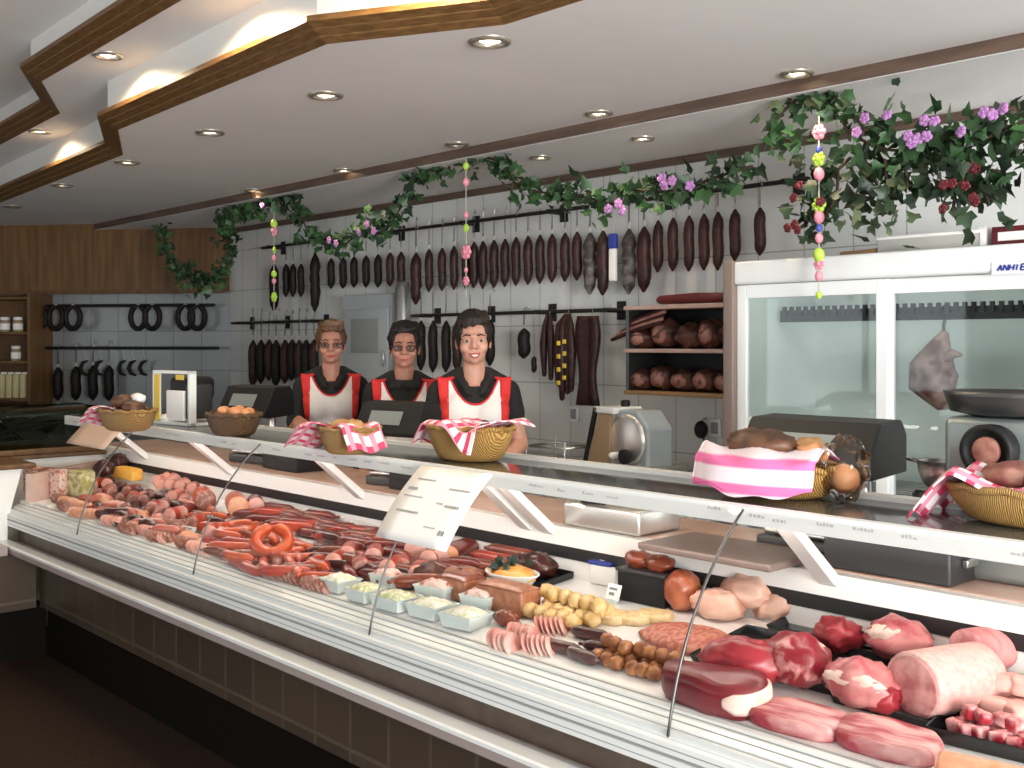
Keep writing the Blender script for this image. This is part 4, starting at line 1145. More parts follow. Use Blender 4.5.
    for k in range(hairstyle['fringe']):
        q = k / max(1, hairstyle['fringe'] - 1); x = -.055 + .11 * q + rnd.uniform(-.004, .004)
        drop = hairstyle['drop'] * (1 - .5 * abs(q - hairstyle.get('part', .5))) + rnd.uniform(-.006, .006)
        yy = -.066 - .018 * (1 - (x / .06) ** 2)
        capsule(hb, (x * .75 + hairstyle['sweep'], -.02, 1.655), .015, (x, yy + .004, 1.632), .012, 6); capsule(hb, (x, yy + .004, 1.632), .012, (x - hairstyle['sweep'], yy - .003, 1.632 - drop), .006, 6)
    for k in range(hairstyle['tufts']):
        a = rnd.uniform(0, 2 * pi); r = rnd.uniform(0, .055)
        hb.ell((r * cos(a), .018 + r * sin(a) * 1.2, 1.664 - r * r * 6), (.020, .020, .014 * hairstyle['vol']), 8, 6)
    h2 = MB(); h2.add([R @ Vector(p) for p in hb.v], hb.f, True)
    remesh(h2, 'hair', hair, body, .005, 2)
    if glasses:
        mb = MB()
        for s in (-1, 1):
            mb.tube([P(s * .031 + .021 * cos(a), -.096 + .010 * abs(cos(a)) * (1 if cos(a) * s > 0 else 0), 1.538 + .0155 * sin(a)) for a in [2 * pi * i / 16 for i in range(16)]], .0016, 6, closed=True)
            mb.tube([P(s * .051, -.087, 1.542), P(s * .068, -.04, 1.544), P(s * .074, .01, 1.540)], .0016, 6)
        mb.tube([P(-.011, -.097, 1.542), P(0, -.100, 1.545), P(.011, -.097, 1.542)], .0016, 6)
        gl_ = mb.build('glasses', 'frame', t)
        for s in (-1, 1):
            mb = MB(); mb.ell(P(s * .031, -.0955, 1.538), (.0195, .0012, .0145), 14, 6); mb.build('lens', 'lens_glass', gl_)
    # shirt
    c = MB(); g = .009
    c.ell((0, .01, .95), (.160 + g, .115 + g, .11)); c.ell((0, 0, 1.08), (.125 + g, .098 + g, .15)); c.ell((0, .005, 1.23), (.138 + g, .105 + g, .145))
    for s in (-1, 1): c.ell((s * .066, -.062, 1.225), (.068 + g, .062 + g, .066 + g))
    capsule(c, (-.122, .01, 1.333), .048 + g, (.122, .01, 1.333), .048 + g)
    for s in (-1, 1):
        sh_, el, wr = up_[s]
        capsule(c, (s * .055, .020, 1.384), .048, (s * .115, .012, 1.345), .053)
        capsule(c, sh_, .044 + g, sh_.lerp(el, sleeve), .040 + g + .004)
    if collar: # turned collar
        for s in (-1, 1):
            capsule(c, (s * .05, .035, 1.405), .016, (s * .062, -.03, 1.385), .016); capsule(c, (s * .062, -.03, 1.385), .016, (s * .030, -.095, 1.325), .014)
    else:
        for k in range(14):
            a = 2 * pi * k / 14; a2 = 2 * pi * (k + 1) / 14
            capsule(c, (.064 * cos(a), .006 + .062 * sin(a), 1.385 + .014 * sin(a)), .015, (.064 * cos(a2), .006 + .062 * sin(a2), 1.385 + .014 * sin(a2)), .015, 8)
            capsule(c, (.064 * cos(a), .006 + .062 * sin(a), 1.385 + .014 * sin(a)), .015, (.095 * cos(a), .006 + .075 * sin(a), 1.352), .018, 8)
    shirt = remesh(c, 'shirt', 'shirt_black', t, .0065, 5)
    tr_ = MB()
    for s in (-1, 1): capsule(tr_, (s * .085, .0, .88), .098, (s * .09, -.005, .48), .070); capsule(tr_, (s * .09, -.005, .48), .070, (s * .09, .015, .11), .058)
    tr_.ell((0, .01, .93), (.172, .122, .10)); remesh(tr_, 'trousers', 'trousers', t, .012, 3)
    for s in (-1, 1):
        mb = MB(); mb.ell((s * .097, -.055, .035), (.048, .135, .042), 16, 10, flat=0.0); mb.build('shoe', 'shoe', t)
    # apron laid over the shirt
    me = shirt.data; bvh = BVHTree.FromPolygons([q.co[:] for q in me.vertices], [list(p.vertices) for p in me.polygons])
    def front(x, z, off):
        r = bvh.ray_cast(Vector((x, -1, z)), Vector((0, 1, 0)))
        y = r[0].y if r[0] else (.0 if z < 1.38 else .01)
        return y - off
    def ztop(x):
        q = min(1, abs(x) / .098)
        return 1.378 - necklow * (1 - q ** 2.4)
    def soft(x, z, off): return min(front(x, z, off), front(x * .93, z, off) + .004, front(x, z - .012, off) + .006)
    NX, NZ = 33, 34
    def bib(x, y):
        s = (x - .5) * 2; zz = 1.0 * (1 - y) + 0; hw = .112 if y < .35 else .112
        X = s * hw; z = .80 + (ztop(X) - .80) * y
        Y = soft(X, z, .010) if z > .92 else soft(X, .92, .010) - (.92 - z) * .1
        return (X, Y, z)
    mb = MB(); mb.grid(bib, NX, NZ); ap = mb.build('apron', 'apron_white', t, solid=.004)
    # red piping at the neckline, red ruffles from the shoulder down
    mb = MB(); pts = [Vector(bib(i / 32, 1)) + Vector((0, -.003, 0)) for i in range(33)]; mb.tube(pts, .0045, 6); mb.build('neck_piping', 'apron_red', ap)
    for s in (-1, 1):
        def ruf(x, y):
            z = .96 + (1.384 - .96) * y
            wd_ = .018 + .030 * max(0, (y - .35) / .65)
            X = s * (.108 + wd_ * x)
            return (X, soft(X, z, .013) - .006 * sin(y * 40) * x - .008 * x, z + .006 * x * y)
        mb = MB(); mb.grid(ruf, 5, 40); mb.build('ruffle', 'apron_red', ap, solid=.004)
        # over the shoulder
        mb = MB(); mb.grid(lambda x, y: (s * (.085 + .06 * x), -.045 + .11 * y, 1.398 - .012 * x - .03 * abs(y - .45)), 5, 8); mb.build('strap', 'apron_red', ap, solid=.005)
    mb = MB(); mb.grid(lambda x, y: ((x - .5) * .26, soft((x - .5) * .26, 1.02 + .03 * y, .017), 1.015 + .03 * y), 20, 3); mb.build('waistband', 'apron_red', ap, solid=.004)
    return t

def face_cam(u, v, extra=0.0):
    p = W(u, v); return atan2(p.y, p.x) - pi / 2 + extra

def arm_rest(s): return ((s * .178, .05, 1.06), (s * .19, -.10, .90), (0, -.5, -.9), (s, 0, 0), .4)
# tallest, at the right: one forearm forward to the wicker basket
vR = 3.02; uR = onv(474, 333, vR)[0]
woman('smiling dark-haired person in black shirt and white red-trimmed apron, tallest, behind the wicker bowl', uR, vR, face_cam(uR, vR, .04), 1.012, 'skin_fair', 'hair_dark',
      [((-.19, .04, 1.09), (-.12, -.19, 1.04), (.3, -.85, -.35), (0, -.3, 1), .4), ((.195, -.01, 1.10), (.105, -.215, 1.035), (-.25, -.9, -.35), (.2, -.3, 1), .35)],
      dict(seed=3, side=-.02, fringe=9, drop=.035, sweep=.008, tufts=14, vol=1.2, part=.3), smile='open', tilt=-.03, necklow=.10, sleeve=.42)
vM = 3.14; uM = onv(404, 350, vM)[0]
woman('short dark-haired person with glasses in white red-trimmed apron, standing in the middle behind the scale', uM, vM, face_cam(uM, vM, .0), .992, 'skin', 'hair_black',
      [arm_rest(-1), arm_rest(1)], dict(seed=5, side=-.03, fringe=8, drop=.02, sweep=.014, tufts=12, vol=1.0, part=.2), glasses=True, smile='closed', tilt=.02, collar=False, necklow=.11)
vL = 3.16; uL = onv(331, 345, vL)[0]
woman('brown-haired person with glasses in white red-trimmed apron, leftmost, hands at a cloth-lined basket', uL, vL, face_cam(uL, vL, .0), 1.0, 'skin', 'hair_brown',
      [((-.19, .0, 1.09), (-.16, -.235, 1.16), (.1, -.95, -.05), (0, 0, 1), .55), ((.185, .02, 1.09), (.12, -.23, 1.12), (-.2, -.9, .0), (0, 0, 1), .5)],
      dict(seed=8, side=-.02, fringe=8, drop=.022, sweep=.010, tufts=16, vol=1.4, part=.7), glasses=True, smile='closed', tilt=.0, necklow=.10)
# ================================================================ things on the shelf and behind it
mat('wicker', (.42, .24, .075), .6, col2=(.25, .13, .04), scale=70, bump=.8, kind='wave')
mat('wicker_gold', (.54, .31, .08), .6, col2=(.27, .13, .03), scale=70, bump=.8, kind='wave')
mat('wicker_dark', (.16, .08, .03), .6, col2=(.10, .05, .02), scale=70, bump=.8, kind='wave')
stripe_mat('cloth_pink', (.82, .70, .75), (.78, .16, .38), 5.2, 'Z', lo=.55, hi=.80)
stripe_mat('cloth_check', (.82, .72, .74), (.66, .05, .13), 7.5, 'X', lo=.6, hi=.66, check=True, stripe2=(.72, .28, .36))
mat('loaf', (.055, .025, .014), .5, col2=(.13, .05, .022), scale=22, bump=.4)
mat('bread', (.50, .30, .13), .6, col2=(.40, .20, .07), scale=15)
mat('roll_orange', (.62, .30, .14), .5, col2=(.55, .22, .09), scale=12)
mat('ham_red', (.28, .035, .03), .45, col2=(.42, .14, .11), scale=12)
mat('brass_plate', (.42, .30, .17), .35, metal=.35)
mat('display_grey', (.22, .25, .25), .3)
glass_mat('clear_wrap', (.97, .97, .97), .8)

# back counter along the wall
t = thing('back_counter', 'steel work counter along the tiled wall behind the women', 'counter', 0, 0, 0)
mb = MB(); mb.box(-6.9, -2.76, 3.55, 4.36, .1, .88); mb.build('cabinet', 'enamel_white', t)
mb = MB(); mb.rbox(-6.92, -2.75, 3.52, 4.365, .88, .92, .006); mb.build('worktop', 'steel', t)
mb = MB(); mb.box(-6.9, -2.76, 3.60, 4.36, 0, .1); mb.build('plinth', 'kick_black', t)
for i in range(5):
    a = -6.88 + i * .82; mb = MB(); mb.rbox(a, a + .80, 3.53, 3.55, .14, .86, .004); d = mb.build('door', 'enamel_white', t)
    mb = MB(); mb.tube([(a + .3, 3.51, .80), (a + .5, 3.51, .80)], .006, 6); mb.build('handle', 'steel', d)

def basket(name, label, u, v, rot, rx, ry, h, m='wicker', group=None):
    t = thing(name, label, 'basket', u, v, SZ + .001, rot)
    mb = MB(); n = 9
    prof = [(.62, .0), (.70, .004)] + [(.72 + .28 * sin(i / n * pi / 2), h * i / n) for i in range(1, n + 1)] + [(.97, h), (.90, h * .6), (.66, .010)]
    for k, (r, z) in enumerate(prof[:-3]):
        pass
    mb.lathe([(r, z) for r, z in prof], 40, sx=rx, sy=ry); mb.build('weave', m, t)
    mb = MB(); mb.tube([(rx * cos(2 * pi * k / 36) + .004 * sin(k * 2.2), ry * sin(2 * pi * k / 36), h + .004 * cos(k * 2.2)) for k in range(36)], .0085, 8, closed=True); mb.build('rim', m, t)
    return t
def cloth(label, parent_u, parent_v, rot, pts_fn, m, z=SZ, nu=18, nv=18, name='checked_cloth'):
    t = thing(name, label, 'cloth', parent_u, parent_v, z, rot)
    mb = MB(); mb.grid(pts_fn, nu, nv); mb.build('fabric', m, t, solid=.003)
    mb = MB()
    edge = [pts_fn(i / 20, 0) for i in range(21)] + [pts_fn(1, i / 20) for i in range(1, 21)] + [pts_fn(1 - i / 20, 1) for i in range(1, 21)] + [pts_fn(0, 1 - i / 20) for i in range(1, 20)]
    mb.tube(edge, .0025, 5, closed=True); mb.build('hem', m, t)
    return t
def drape(rx, ry, h, front, lift, seed=0, x0=-1, x1=1, back=.6):
    """a napkin lying in the basket and hanging over the front rim"""
    def fn(x, y):
        X = (x0 + (x1 - x0) * x)
        s = y                      # 0 hanging end .. 1 inside the basket
        cur = sqrt(max(.05, 1 - min(.95, X * X) * .8))
        if s < .45:
            q = 1 - s / .45; yy = -ry * cur - .014 - .02 * q; zz = h + .012 - q * front * (1 - .25 * abs(X)) + .006 * sin(X * 9 + seed)
        else:
            q = (s - .45) / .55; yy = -ry * cur + q * ry * (1 + back) * cur; zz = h + .014 + lift * sin(q * pi) + .008 * sin(X * 7 + q * 5 + seed)
        return (X * rx, yy, zz)
    return fn
def lump(label, name, cat, u, v, z, r, m, seed=1, rot=0, group=None, nz=.18):
    t = MB(); t.ell((0, 0, r[2]), r, 18, 12, nz=nz, seed=seed); o = t.build(name, m)
    return tag(place(o, u, v, z, rot), label, cat, group)
FACE = 0.18   # most baskets face the shop a little obliquely

# right: large basket with loaf and bread
def at_shelf(px, py): return onz(px, py, SZ)
u, v = at_shelf(748, 500); v += .12; u += .0
basket('wicker_basket', 'wicker basket with pink-striped cloth, meat loaf and bread, right of the slicer', u, v, .18, .165, .12, .075, 'wicker_gold')
cloth('white napkin with pink stripes hanging over the basket in front of the right scale', u, v, .18, drape(.172, .128, .085, .085, .02, 1, -1.05, .80), 'cloth_pink', name='striped_cloth')
lump('dark roasted meat loaf lying in the pink-striped basket', 'meat_loaf', 'meat loaf', u - .035, v - .015, SZ + .088, (.095, .06, .038), 'loaf', 4, .1)
lump('pale bread piece at the back of the pink-striped basket', 'bread_piece', 'bread', u + .06, v + .05, SZ + .085, (.045, .035, .03), 'bread', 5)
lump('round brown roll at the right of the pink-striped basket', 'bread_roll', 'bread', u + .10, v + .0, SZ + .085, (.04, .035, .026), 'roll_orange', 6)
t = thing('plastic_bag', 'clear crinkled plastic bag at the right side of the pink-striped basket', 'bag', u + .175, v + .02, SZ + .005)
mb = MB(); mb.ell((0, 0, .075), (.055, .06, .075), 24, 16, nz=.25, sc=3, seed=3); mb.build('film', 'clear_wrap', t)
mb = MB(); mb.ell((.0, 0, .05), (.035, .04, .035), 12, 8, nz=.2); mb.build('contents', 'roll_orange', t)
# far right basket with ham
u, v = at_shelf(1003, 530); v += .12; u += .03
basket('wicker_basket', 'golden wicker basket with red-checked cloth and cured ham at the right edge', u, v, .1, .19, .13, .075, 'wicker_gold')
cloth('red-checked cloth spilling over the left end of the right-edge basket', u, v, .1, lambda x, y: (-.235 + .25 * x, -.12 + .24 * y, .088 - max(0, .35 - x) * .24 + .012 * sin(y * 11) + .02 * sin(x * 6)), 'cloth_check')
lump('red cured ham piece lying in the right-edge basket, right one', 'cured_ham', 'ham', u + .06, v + .0, SZ + .05, (.10, .07, .040), 'ham_red', 8)
lump('paler cured ham piece lying in the right-edge basket, left one', 'cured_ham', 'ham', u - .06, v + .02, SZ + .065, (.07, .06, .030), 'ham_cut', 9)
# wicker bowl in front of the tallest person
u, v = at_shelf(447, 463); v += .12; u -= .03
basket('wicker_bowl', 'golden wicker bowl with pink-white cloth in front of the tallest person', u, v, -.05, .165, .12, .105, 'wicker_gold')
cloth('pink-white cloth hanging over the right rim of the wicker bowl', u, v, -.05, lambda x, y: (.02 + .15 * x, -.14 + .02 * x + .25 * y if y > .35 else -.15 + .25 * .35 * (y / .35) * .3 + .02 * x, .118 + .015 * sin(x * 6 + y * 4) - (max(0, .35 - y) * .22 * x)), 'cloth_check', name='striped_cloth')
cloth('pink-white cloth hanging over the left rim of the wicker bowl', u, v, -.05, lambda x, y: (-.185 + .12 * x, -.10 + .20 * y, .112 + .012 * sin(y * 9) - max(0, .45 - x) * .15), 'cloth_check', name='striped_cloth')
for i, (dx, dy) in enumerate(((-.05, .02), (.01, .04), (.06, .03))): lump('dark smoked meat piece inside the wicker bowl, %s' % ('left one', 'middle one', 'right one')[i], 'smoked_meat', 'smoked meat', u + dx, v + dy, SZ + .062, (.05, .04, .032), 'loaf', i)
# basket before the leftmost person
u, v = at_shelf(325, 456); v += .11; u -= .02
basket('wicker_basket', 'brown wicker basket with checked cloth in front of the leftmost person', u, v, -.1, .115, .10, .085, 'wicker')
cloth('red-checked cloth hanging over the left rim of the leftmost person\'s basket', u, v, -.1, lambda x, y: (-.215 + .19 * x, -.14 + .20 * y - .02 * x, .098 + .01 * sin(y * 8) - max(0, .75 - x) * .115), 'cloth_check')
cloth('red-checked cloth tip at the right rim of the leftmost person\'s basket', u, v, -.1, lambda x, y: (.06 + .09 * x, -.08 + .14 * y, .10 + .008 * sin(y * 8) - max(0, x - .35) * .12), 'cloth_check')
for i, (dx, dy) in enumerate(((-.045, .0), (.0, .02), (.045, -.01))): lump('bread piece inside the basket of the leftmost person, %s' % ('left one', 'middle one', 'right one')[i], 'bread_piece', 'bread', u + dx, v + dy, SZ + .055, (.045, .035, .03), 'bread', i + 3)
# rolls in a dark basket
u, v = at_shelf(211, 437); v += .10
basket('wicker_basket', 'dark wicker basket filled with orange-brown rolls left of the left scale', u, v, .0, .13, .10, .085, 'wicker_dark')
k = 0
for dx, dy in ((-.07, 0), (-.03, -.03), (.01, .02), (.045, -.02), (.08, .01), (-.03, .04), (.03, .05)):
    lump('orange-brown roll in the dark basket left of the left scale', 'bread_roll', 'bread', u + dx, v + dy, SZ + .070 + .006 * (k % 2), (.028, .026, .022), 'roll_orange', k, group='rolls in the dark basket'); k += 1
# left end: basket with pink cloth
u, v = at_shelf(100, 431); v += .10; u += .05
basket('wicker_basket', 'brown wicker basket with pink cloth at the far left of the shelf', u, v, .0, .15, .11, .085, 'wicker')
cloth('pink-red cloth hanging over the left rim of the far left basket', u, v, .0, lambda x, y: (-.22 + .17 * x, -.13 + .20 * y, .095 + .01 * sin(y * 8) - max(0, .7 - x) * .11), 'cloth_check')
lump('dark smoked loaf lying in the far left basket, left one', 'smoked_meat', 'smoked meat', u - .045, v + .0, SZ + .09, (.06, .05, .032), 'loaf', 2)
lump('dark smoked loaf lying in the far left basket, right one', 'smoked_meat', 'smoked meat', u + .06, v + .0, SZ + .07, (.055, .05, .03), 'loaf', 7)
lump('pale bread piece on top of the far left basket', 'bread_piece', 'bread', u + .0, v + .045, SZ + .115, (.045, .03, .022), 'apron_white' , 7)

# scales
def make_scale(w=.40):
    t = thing('counter_scale', '', 'scale')
    mb = MB(); mb.rbox(-.17, .17, -.06, .16, 0, .04, .008); mb.build('base', 'dark_plastic', t)
    for x in (-.12, .12): mb = MB(); mb.lathe([(.026, .036), (.022, .05), (.020, .28), (.024, .29)], 16, c=(x, .02, 0)); mb.build('column', 'steel', t)
    mb = MB(); mb.prism([(p, q + .20) for p, q in ((-.12, .035), (-.04, .165), (.08, .170), (.11, .13), (.11, .03), (-.08, .02))], -w / 2, w / 2); hd_ = mb.build('display_head', 'black_plastic', t, bevel=.006)
    mb = MB()
    nrm = Vector((0, -.09, -.07)).normalized(); e0, e1 = Vector((0, -.12, .235)), Vector((0, -.04, .365)); nn_ = Vector((0, -.85, .52)) * .0035
    mb.add([Vector((-w * .30, 0, 0)) + e0.lerp(e1, .28) + nn_, Vector((w * .22, 0, 0)) + e0.lerp(e1, .28) + nn_, Vector((w * .22, 0, 0)) + e0.lerp(e1, .72) + nn_, Vector((-w * .30, 0, 0)) + e0.lerp(e1, .72) + nn_], [(0, 1, 2, 3)]); mb.build('screen', 'display_grey', hd_)
    mb = MB(); mb.rbox(-.15, .15, -.05, .15, .045, .06, .006); mb.build('weighing_plate', 'steel', t)
    mb = MB(); mb.box(-.04, .04, .02, .08, .038, .046); mb.build('plate_support', 'dark_plastic', t)
    return t
S0 = make_scale()
def scale_at(px, v, label, rot, s, first=False, zs=1.02):
    u = onv(px, 430, v)[0]
    o = S0 if first else dup(S0, 0, 0, 0)
    place(o, u, v, .966, rot); o['label'] = label; o['group'] = 'black counter scales'; o.scale = (s, s, zs)
scale_at(820, 2.66, 'large black counter scale with sloping display at the right behind the striped basket', .02, 1.0, True)
scale_at(398, 2.66, 'black counter scale with grey screen between the two women\'s baskets in the middle', .25, .80, zs=.93)
scale_at(256, 2.66, 'black counter scale at the left behind the dark roll basket', .2, .85)
# framed machine at the left
u, v = onv(188, 430, 2.30)[0], 2.30
t = thing('slicing_machine', 'small machine in a white frame with yellow side panel at the shelf\'s left', 'machine', u, v, SZ + .001, .1)
t.scale = (.92, .9, .92)
mb = MB()
for x in (-.17, .155): mb.box(x, x + .015, -.10, -.06, 0, .27)
mb.box(-.17, .17, -.10, -.06, .255, .27); mb.box(-.17, .17, -.10, .10, 0, .014); mb.build('frame', 'enamel_white', t)
mb = MB(); mb.box(-.154, -.105, -.102, -.098, .015, .25); mb.build('yellow_panel', 'yellow', t)
mb = MB(); mb.rbox(-.09, .12, -.06, .09, .12, .24, .03); mb.build('motor_housing', 'black_plastic', t)
mb = MB(); mb.rbox(-.06, .10, -.09, -.065, .02, .17, .006); mb.build('front_plate', 'paper', t)
mb = MB(); mb.lathe([(.05, 0), (.055, .006), (.05, .012)], 24, mtx=Matrix.Translation((-.09, -.02, .09)) @ Matrix.Rotation(pi / 2, 4, 'X')); mb.build('blade', 'steel', t)
mb = MB(); mb.rbox(.115, .15, -.09, .05, .03, .20, .01); mb.build('side_column', 'dark_plastic', t)
mb = MB(); mb.box(.05, .12, -.102, -.098, .225, .25); mb.build('yellow_label', 'yellow', t)
lump('white crumpled paper lying before the framed machine', 'paper_bag', 'paper', onv(168, 430, 2.24)[0], 2.24, SZ + .001, (.06, .04, .022), 'paper', 3, nz=.35)
# slicer on the back counter
u, v = onv(633, 450, 3.80)[0], 3.80
t = thing('meat_slicer', 'grey meat slicer with brass-coloured plate on the back counter right of the tallest person', 'meat slicer', u, v, .921, -.1)
mb = MB(); mb.rbox(-.17, .20, -.13, .16, .0, .08, .015); mb.build('base', 'alu', t)
mb = MB(); mb.prism([(-.03, .07), (-.03, .27), (.0, .325), (.13, .325), (.20, .25), (.20, .07)], -.10, .06, axis='y'); mb.build('housing', 'slicer_grey' if 'slicer_grey' in MATS else mat('slicer_grey', (.33, .37, .39), .4).name, t, bevel=.012)
mb = MB(); mb.prism([(-.19, .06), (-.10, .30), (-.02, .30), (-.03, .06)], -.125, -.105, axis='y'); mb.build('guide_plate', 'brass_plate', t, bevel=.003)
mb = MB(); mb.prism([(-.205, .07), (-.13, .33), (-.105, .33), (-.18, .07)], -.13, -.118, axis='y'); mb.build('thickness_plate', 'black_plastic', t)
mb = MB(); mb.rbox(-.13, .01, -.13, .05, .305, .335, .006); mb.build('top_plate', 'enamel_white', t)
mb = MB(); mb.lathe([(.02, 0), (.022, .004), (.022, .024), (.016, .03)], 14, c=(-.03, -.02, .335)); mb.build('top_knob', 'black_plastic', t)
mb = MB(); mb.lathe([(.115, 0), (.118, .004), (.10, .012)], 36, mtx=Matrix.Translation((.07, -.10, .19)) @ Matrix.Rotation(pi / 2, 4, 'X')); mb.build('blade_guard', 'alu', t)
mb = MB(); mb.lathe([(.012, 0), (.012, .03), (.034, .034), (.034, .055), (.028, .06)], 20, mtx=Matrix.Translation((.10, -.10, .12)) @ Matrix.Rotation(pi / 2, 4, 'X')); mb.build('knob', 'black_plastic', t)
mb = MB(); mb.tube([(.03, -.125, .12), (.03, -.16, .12)], .016, 12); mb.build('button', 'enamel_white', t)
mb = MB(); mb.rbox(.04, .20, -.15, -.12, .03, .06, .01); mb.build('handle', 'dark_plastic', t)
# wire rack next to it
u = onv(560, 460, 3.72)[0]
t = thing('wire_rack', 'low steel wire rack on the back counter left of the meat slicer', 'rack', u, 3.72, .921)
mb = MB()
for z in (.05, .13):
    mb.tube([(-.13, -.10, z), (.13, -.10, z), (.13, .10, z), (-.13, .10, z)], .006, 6, closed=True)
mb.build('rails', 'steel', t)
for x in (-.13, .13):
    for y in (-.1, .1): mb = MB(); mb.tube([(x, y, .006), (x, y, .16)], .006, 6); mb.build('post', 'steel', t)
mb = MB(); mb.rbox(-.12, .12, -.09, .09, .0, .045, .006); mb.build('tray', 'steel', t)
# little dark things on the counter left of the rack
for px, m_, lab in ((518, 'black_plastic', 'small black box on the back counter, left of the wire rack'), (536, 'steel_dark', 'small dark grey box touching the left side of the wire rack')):
    u = onv(px, 465, 3.66)[0]; t = thing('small_box', lab, 'box', u, 3.66, .921)
    mb = MB(); mb.rbox(-.03, .03, -.03, .03, 0, .07, .006); mb.build('case', m_, t)
    mb = MB(); mb.rbox(-.031, .031, -.031, .031, .06, .08, .006); mb.build('lid', 'dark_plastic', t)

# meat grinder at the right
u, v = onv(1003, 430, 2.76)[0], 2.77
t = thing('meat_grinder', 'steel meat grinder with dark tray at the right edge behind the shelf', 'grinder', u, 2.74, .966)
zb = .0
mb = MB(); mb.rbox(-.10, .16, -.10, .16, 0, .40, .02); mb.build('housing', 'grinder_steel' if 'grinder_steel' in MATS else mat('grinder_steel', (.30, .33, .32), .35, metal=.6).name, t)
mb = MB(); mb.lathe([(.10, .0), (.15, .01), (.165, .05), (.168, .062), (.160, .062), (.145, .02), (.02, .012)], 32, c=(.03, .0, .402), sx=1.0, sy=.75); mb.build('tray', 'steel_dark', t)
mb = MB(); mb.lathe([(.062, 0), (.064, .05), (.052, .055), (.050, .045), (.01, .044)], 28, mtx=Matrix.Translation((.03, -.10, .325)) @ Matrix.Rotation(pi / 2, 4, 'X')); mb.build('mouth_ring', 'black_plastic', t)
mb = MB(); mb.lathe([(.001, .050), (.030, .054), (.036, .047)], 24, mtx=Matrix.Translation((.03, -.10, .325)) @ Matrix.Rotation(pi / 2, 4, 'X')); mb.build('perforated_disc', 'ham_cut', t)
mb = MB(); mb.lathe([(.016, 0), (.016, .05), (.020, .06), (.012, .07)], 16, c=(.07, .02, .42)); mb.build('pusher', 'brass_plate', t)
# steel bowl with ladle
u, v = onv(941, 470, 2.70)[0], 2.70
t = thing('steel_container', 'upturned steel container on the rear worktop carrying the shiny bowl', 'container', u, v, .966)
mb = MB(); mb.lathe([(.085, 0), (.080, .01), (.070, .195), (.062, .205)], 28); mb.build('body', 'steel_dark', t)
mb = MB(); mb.lathe([(.09, 0), (.09, .012), (.084, .013)], 28, cap=False); mb.build('rim', 'steel', t)
BZ = .966 + .206
t = thing('steel_bowl', 'shiny steel bowl with two handles standing on the shelf left of the right-edge basket', 'bowl', u, v, BZ)
mb = MB(); mb.lathe([(.028, 0), (.030, .004), (.045, .018), (.056, .05), (.058, .075), (.062, .077), (.055, .074), (.05, .04), (.02, .012)], 28); mb.build('bowl', 'steel', t)
for s in (-1, 1): mb = MB(); mb.tube([(s * .057, -.02, .070), (s * .085, -.015, .073), (s * .085, .015, .073), (s * .057, .02, .070)], .004, 6); mb.build('handle', 'steel', t)
t2 = thing('ladle', 'thin steel ladle leaning in the shiny steel bowl', 'ladle', u, v, BZ)
mb = MB(); mb.tube([(.0, 0, .03), (.04, .01, .07), (.085, .015, .115)], .0035, 6); mb.build('handle', 'steel_dark', t2)
mb = MB(); mb.ell((-.005, 0, .032), (.018, .018, .010), 12, 8); mb.build('cup', 'steel', t2)
# black container on the worktop under the shelf
u, v = onz(868, 578, .966); t = thing('black_crate', 'black box on the rear worktop under the shelf at the right', 'box', u + .02, v + .13, .966)
mb = MB(); mb.rbox(-.17, .17, -.09, .09, 0, .085, .008); mb.build('body', 'dark_plastic', t); mb = MB(); mb.rbox(-.175, .175, -.095, .095, .078, .09, .004); mb.build('rim', 'black_plastic', t)
mb = MB(); mb.rbox(.172, .186, -.03, .03, .04, .06, .003); mb.build('handle', 'steel', t)
u, v = onz(702, 560, .966); t = thing('slicing_board', 'brownish translucent board lying on the rear worktop under the shelf', 'board', u, v + .12, .966)
mb = MB(); mb.rbox(-.22, .22, -.13, .13, 0, .02, .006); mb.build('board', 'post_brown', t); mb = MB(); mb.rbox(-.23, -.21, -.03, .03, .004, .016, .003); mb.build('grip', 'steel', t)
u, v = onz(588, 530, .966); t = thing('steel_tray', 'pale steel tray with black handle on the rear worktop beside the double bracket', 'tray', u + .03, v + .12, .966)
mb = MB(); mb.rbox(-.16, .16, -.10, .10, 0, .075, .01); mb.build('pan', 'alu', t); mb = MB(); mb.tube([(-.08, -.09, .085), (.02, -.10, .09)], .01, 8); mb.build('handle', 'black_plastic', t)
for px, py, lab in ((265, 470, 'dark box on the rear worktop under the shelf, left of the leftmost person\'s basket'), (395, 492, 'dark box on the rear worktop under the shelf, left of the large menu sheet')):
    u, v = onz(px, py, .966); t = thing('black_crate', lab, 'box', u + .05, v + .13, .966)
    mb = MB(); mb.rbox(-.15, .15, -.09, .09, 0, .10, .008); mb.build('body', 'black_plastic', t); mb = MB(); mb.rbox(-.155, .155, -.095, .095, .093, .106, .004); mb.build('rim', 'dark_plastic', t)
# ================================================================ the meat in the display
mat('beef', (.20, .007, .014), .36, col2=(.36, .025, .036), scale=14, stretch=(1, 2.2, 1), bump=.25, spec=.5)
mat('beef_dark', (.125, .006, .011), .34, col2=(.19, .014, .020), scale=10, bump=.15)
mat('beef_marbled', (.23, .009, .018), .36, col2=(.66, .32, .30), scale=15, stretch=(1, 2.5, 1), lo=.56, hi=.70, bump=.3)
mat('pork', (.38, .06, .075), .4, col2=(.62, .24, .23), scale=10, stretch=(1, 2, 1), bump=.2)
mat('pork_pale', (0.630, 0.312, 0.264), .38, col2=(0.702, 0.426, 0.368), scale=10, bump=.2)
mat('pork_face', (.42, .13, .13), .4, col2=(.68, .34, .32), scale=20, bump=.1)
mat('pork_rind', (.62, .31, .28), .45, col2=(.68, .39, .35), scale=60, bump=.15)
mat('fat', (.74, .50, .42), .4, col2=(.82, .64, .56), scale=30)
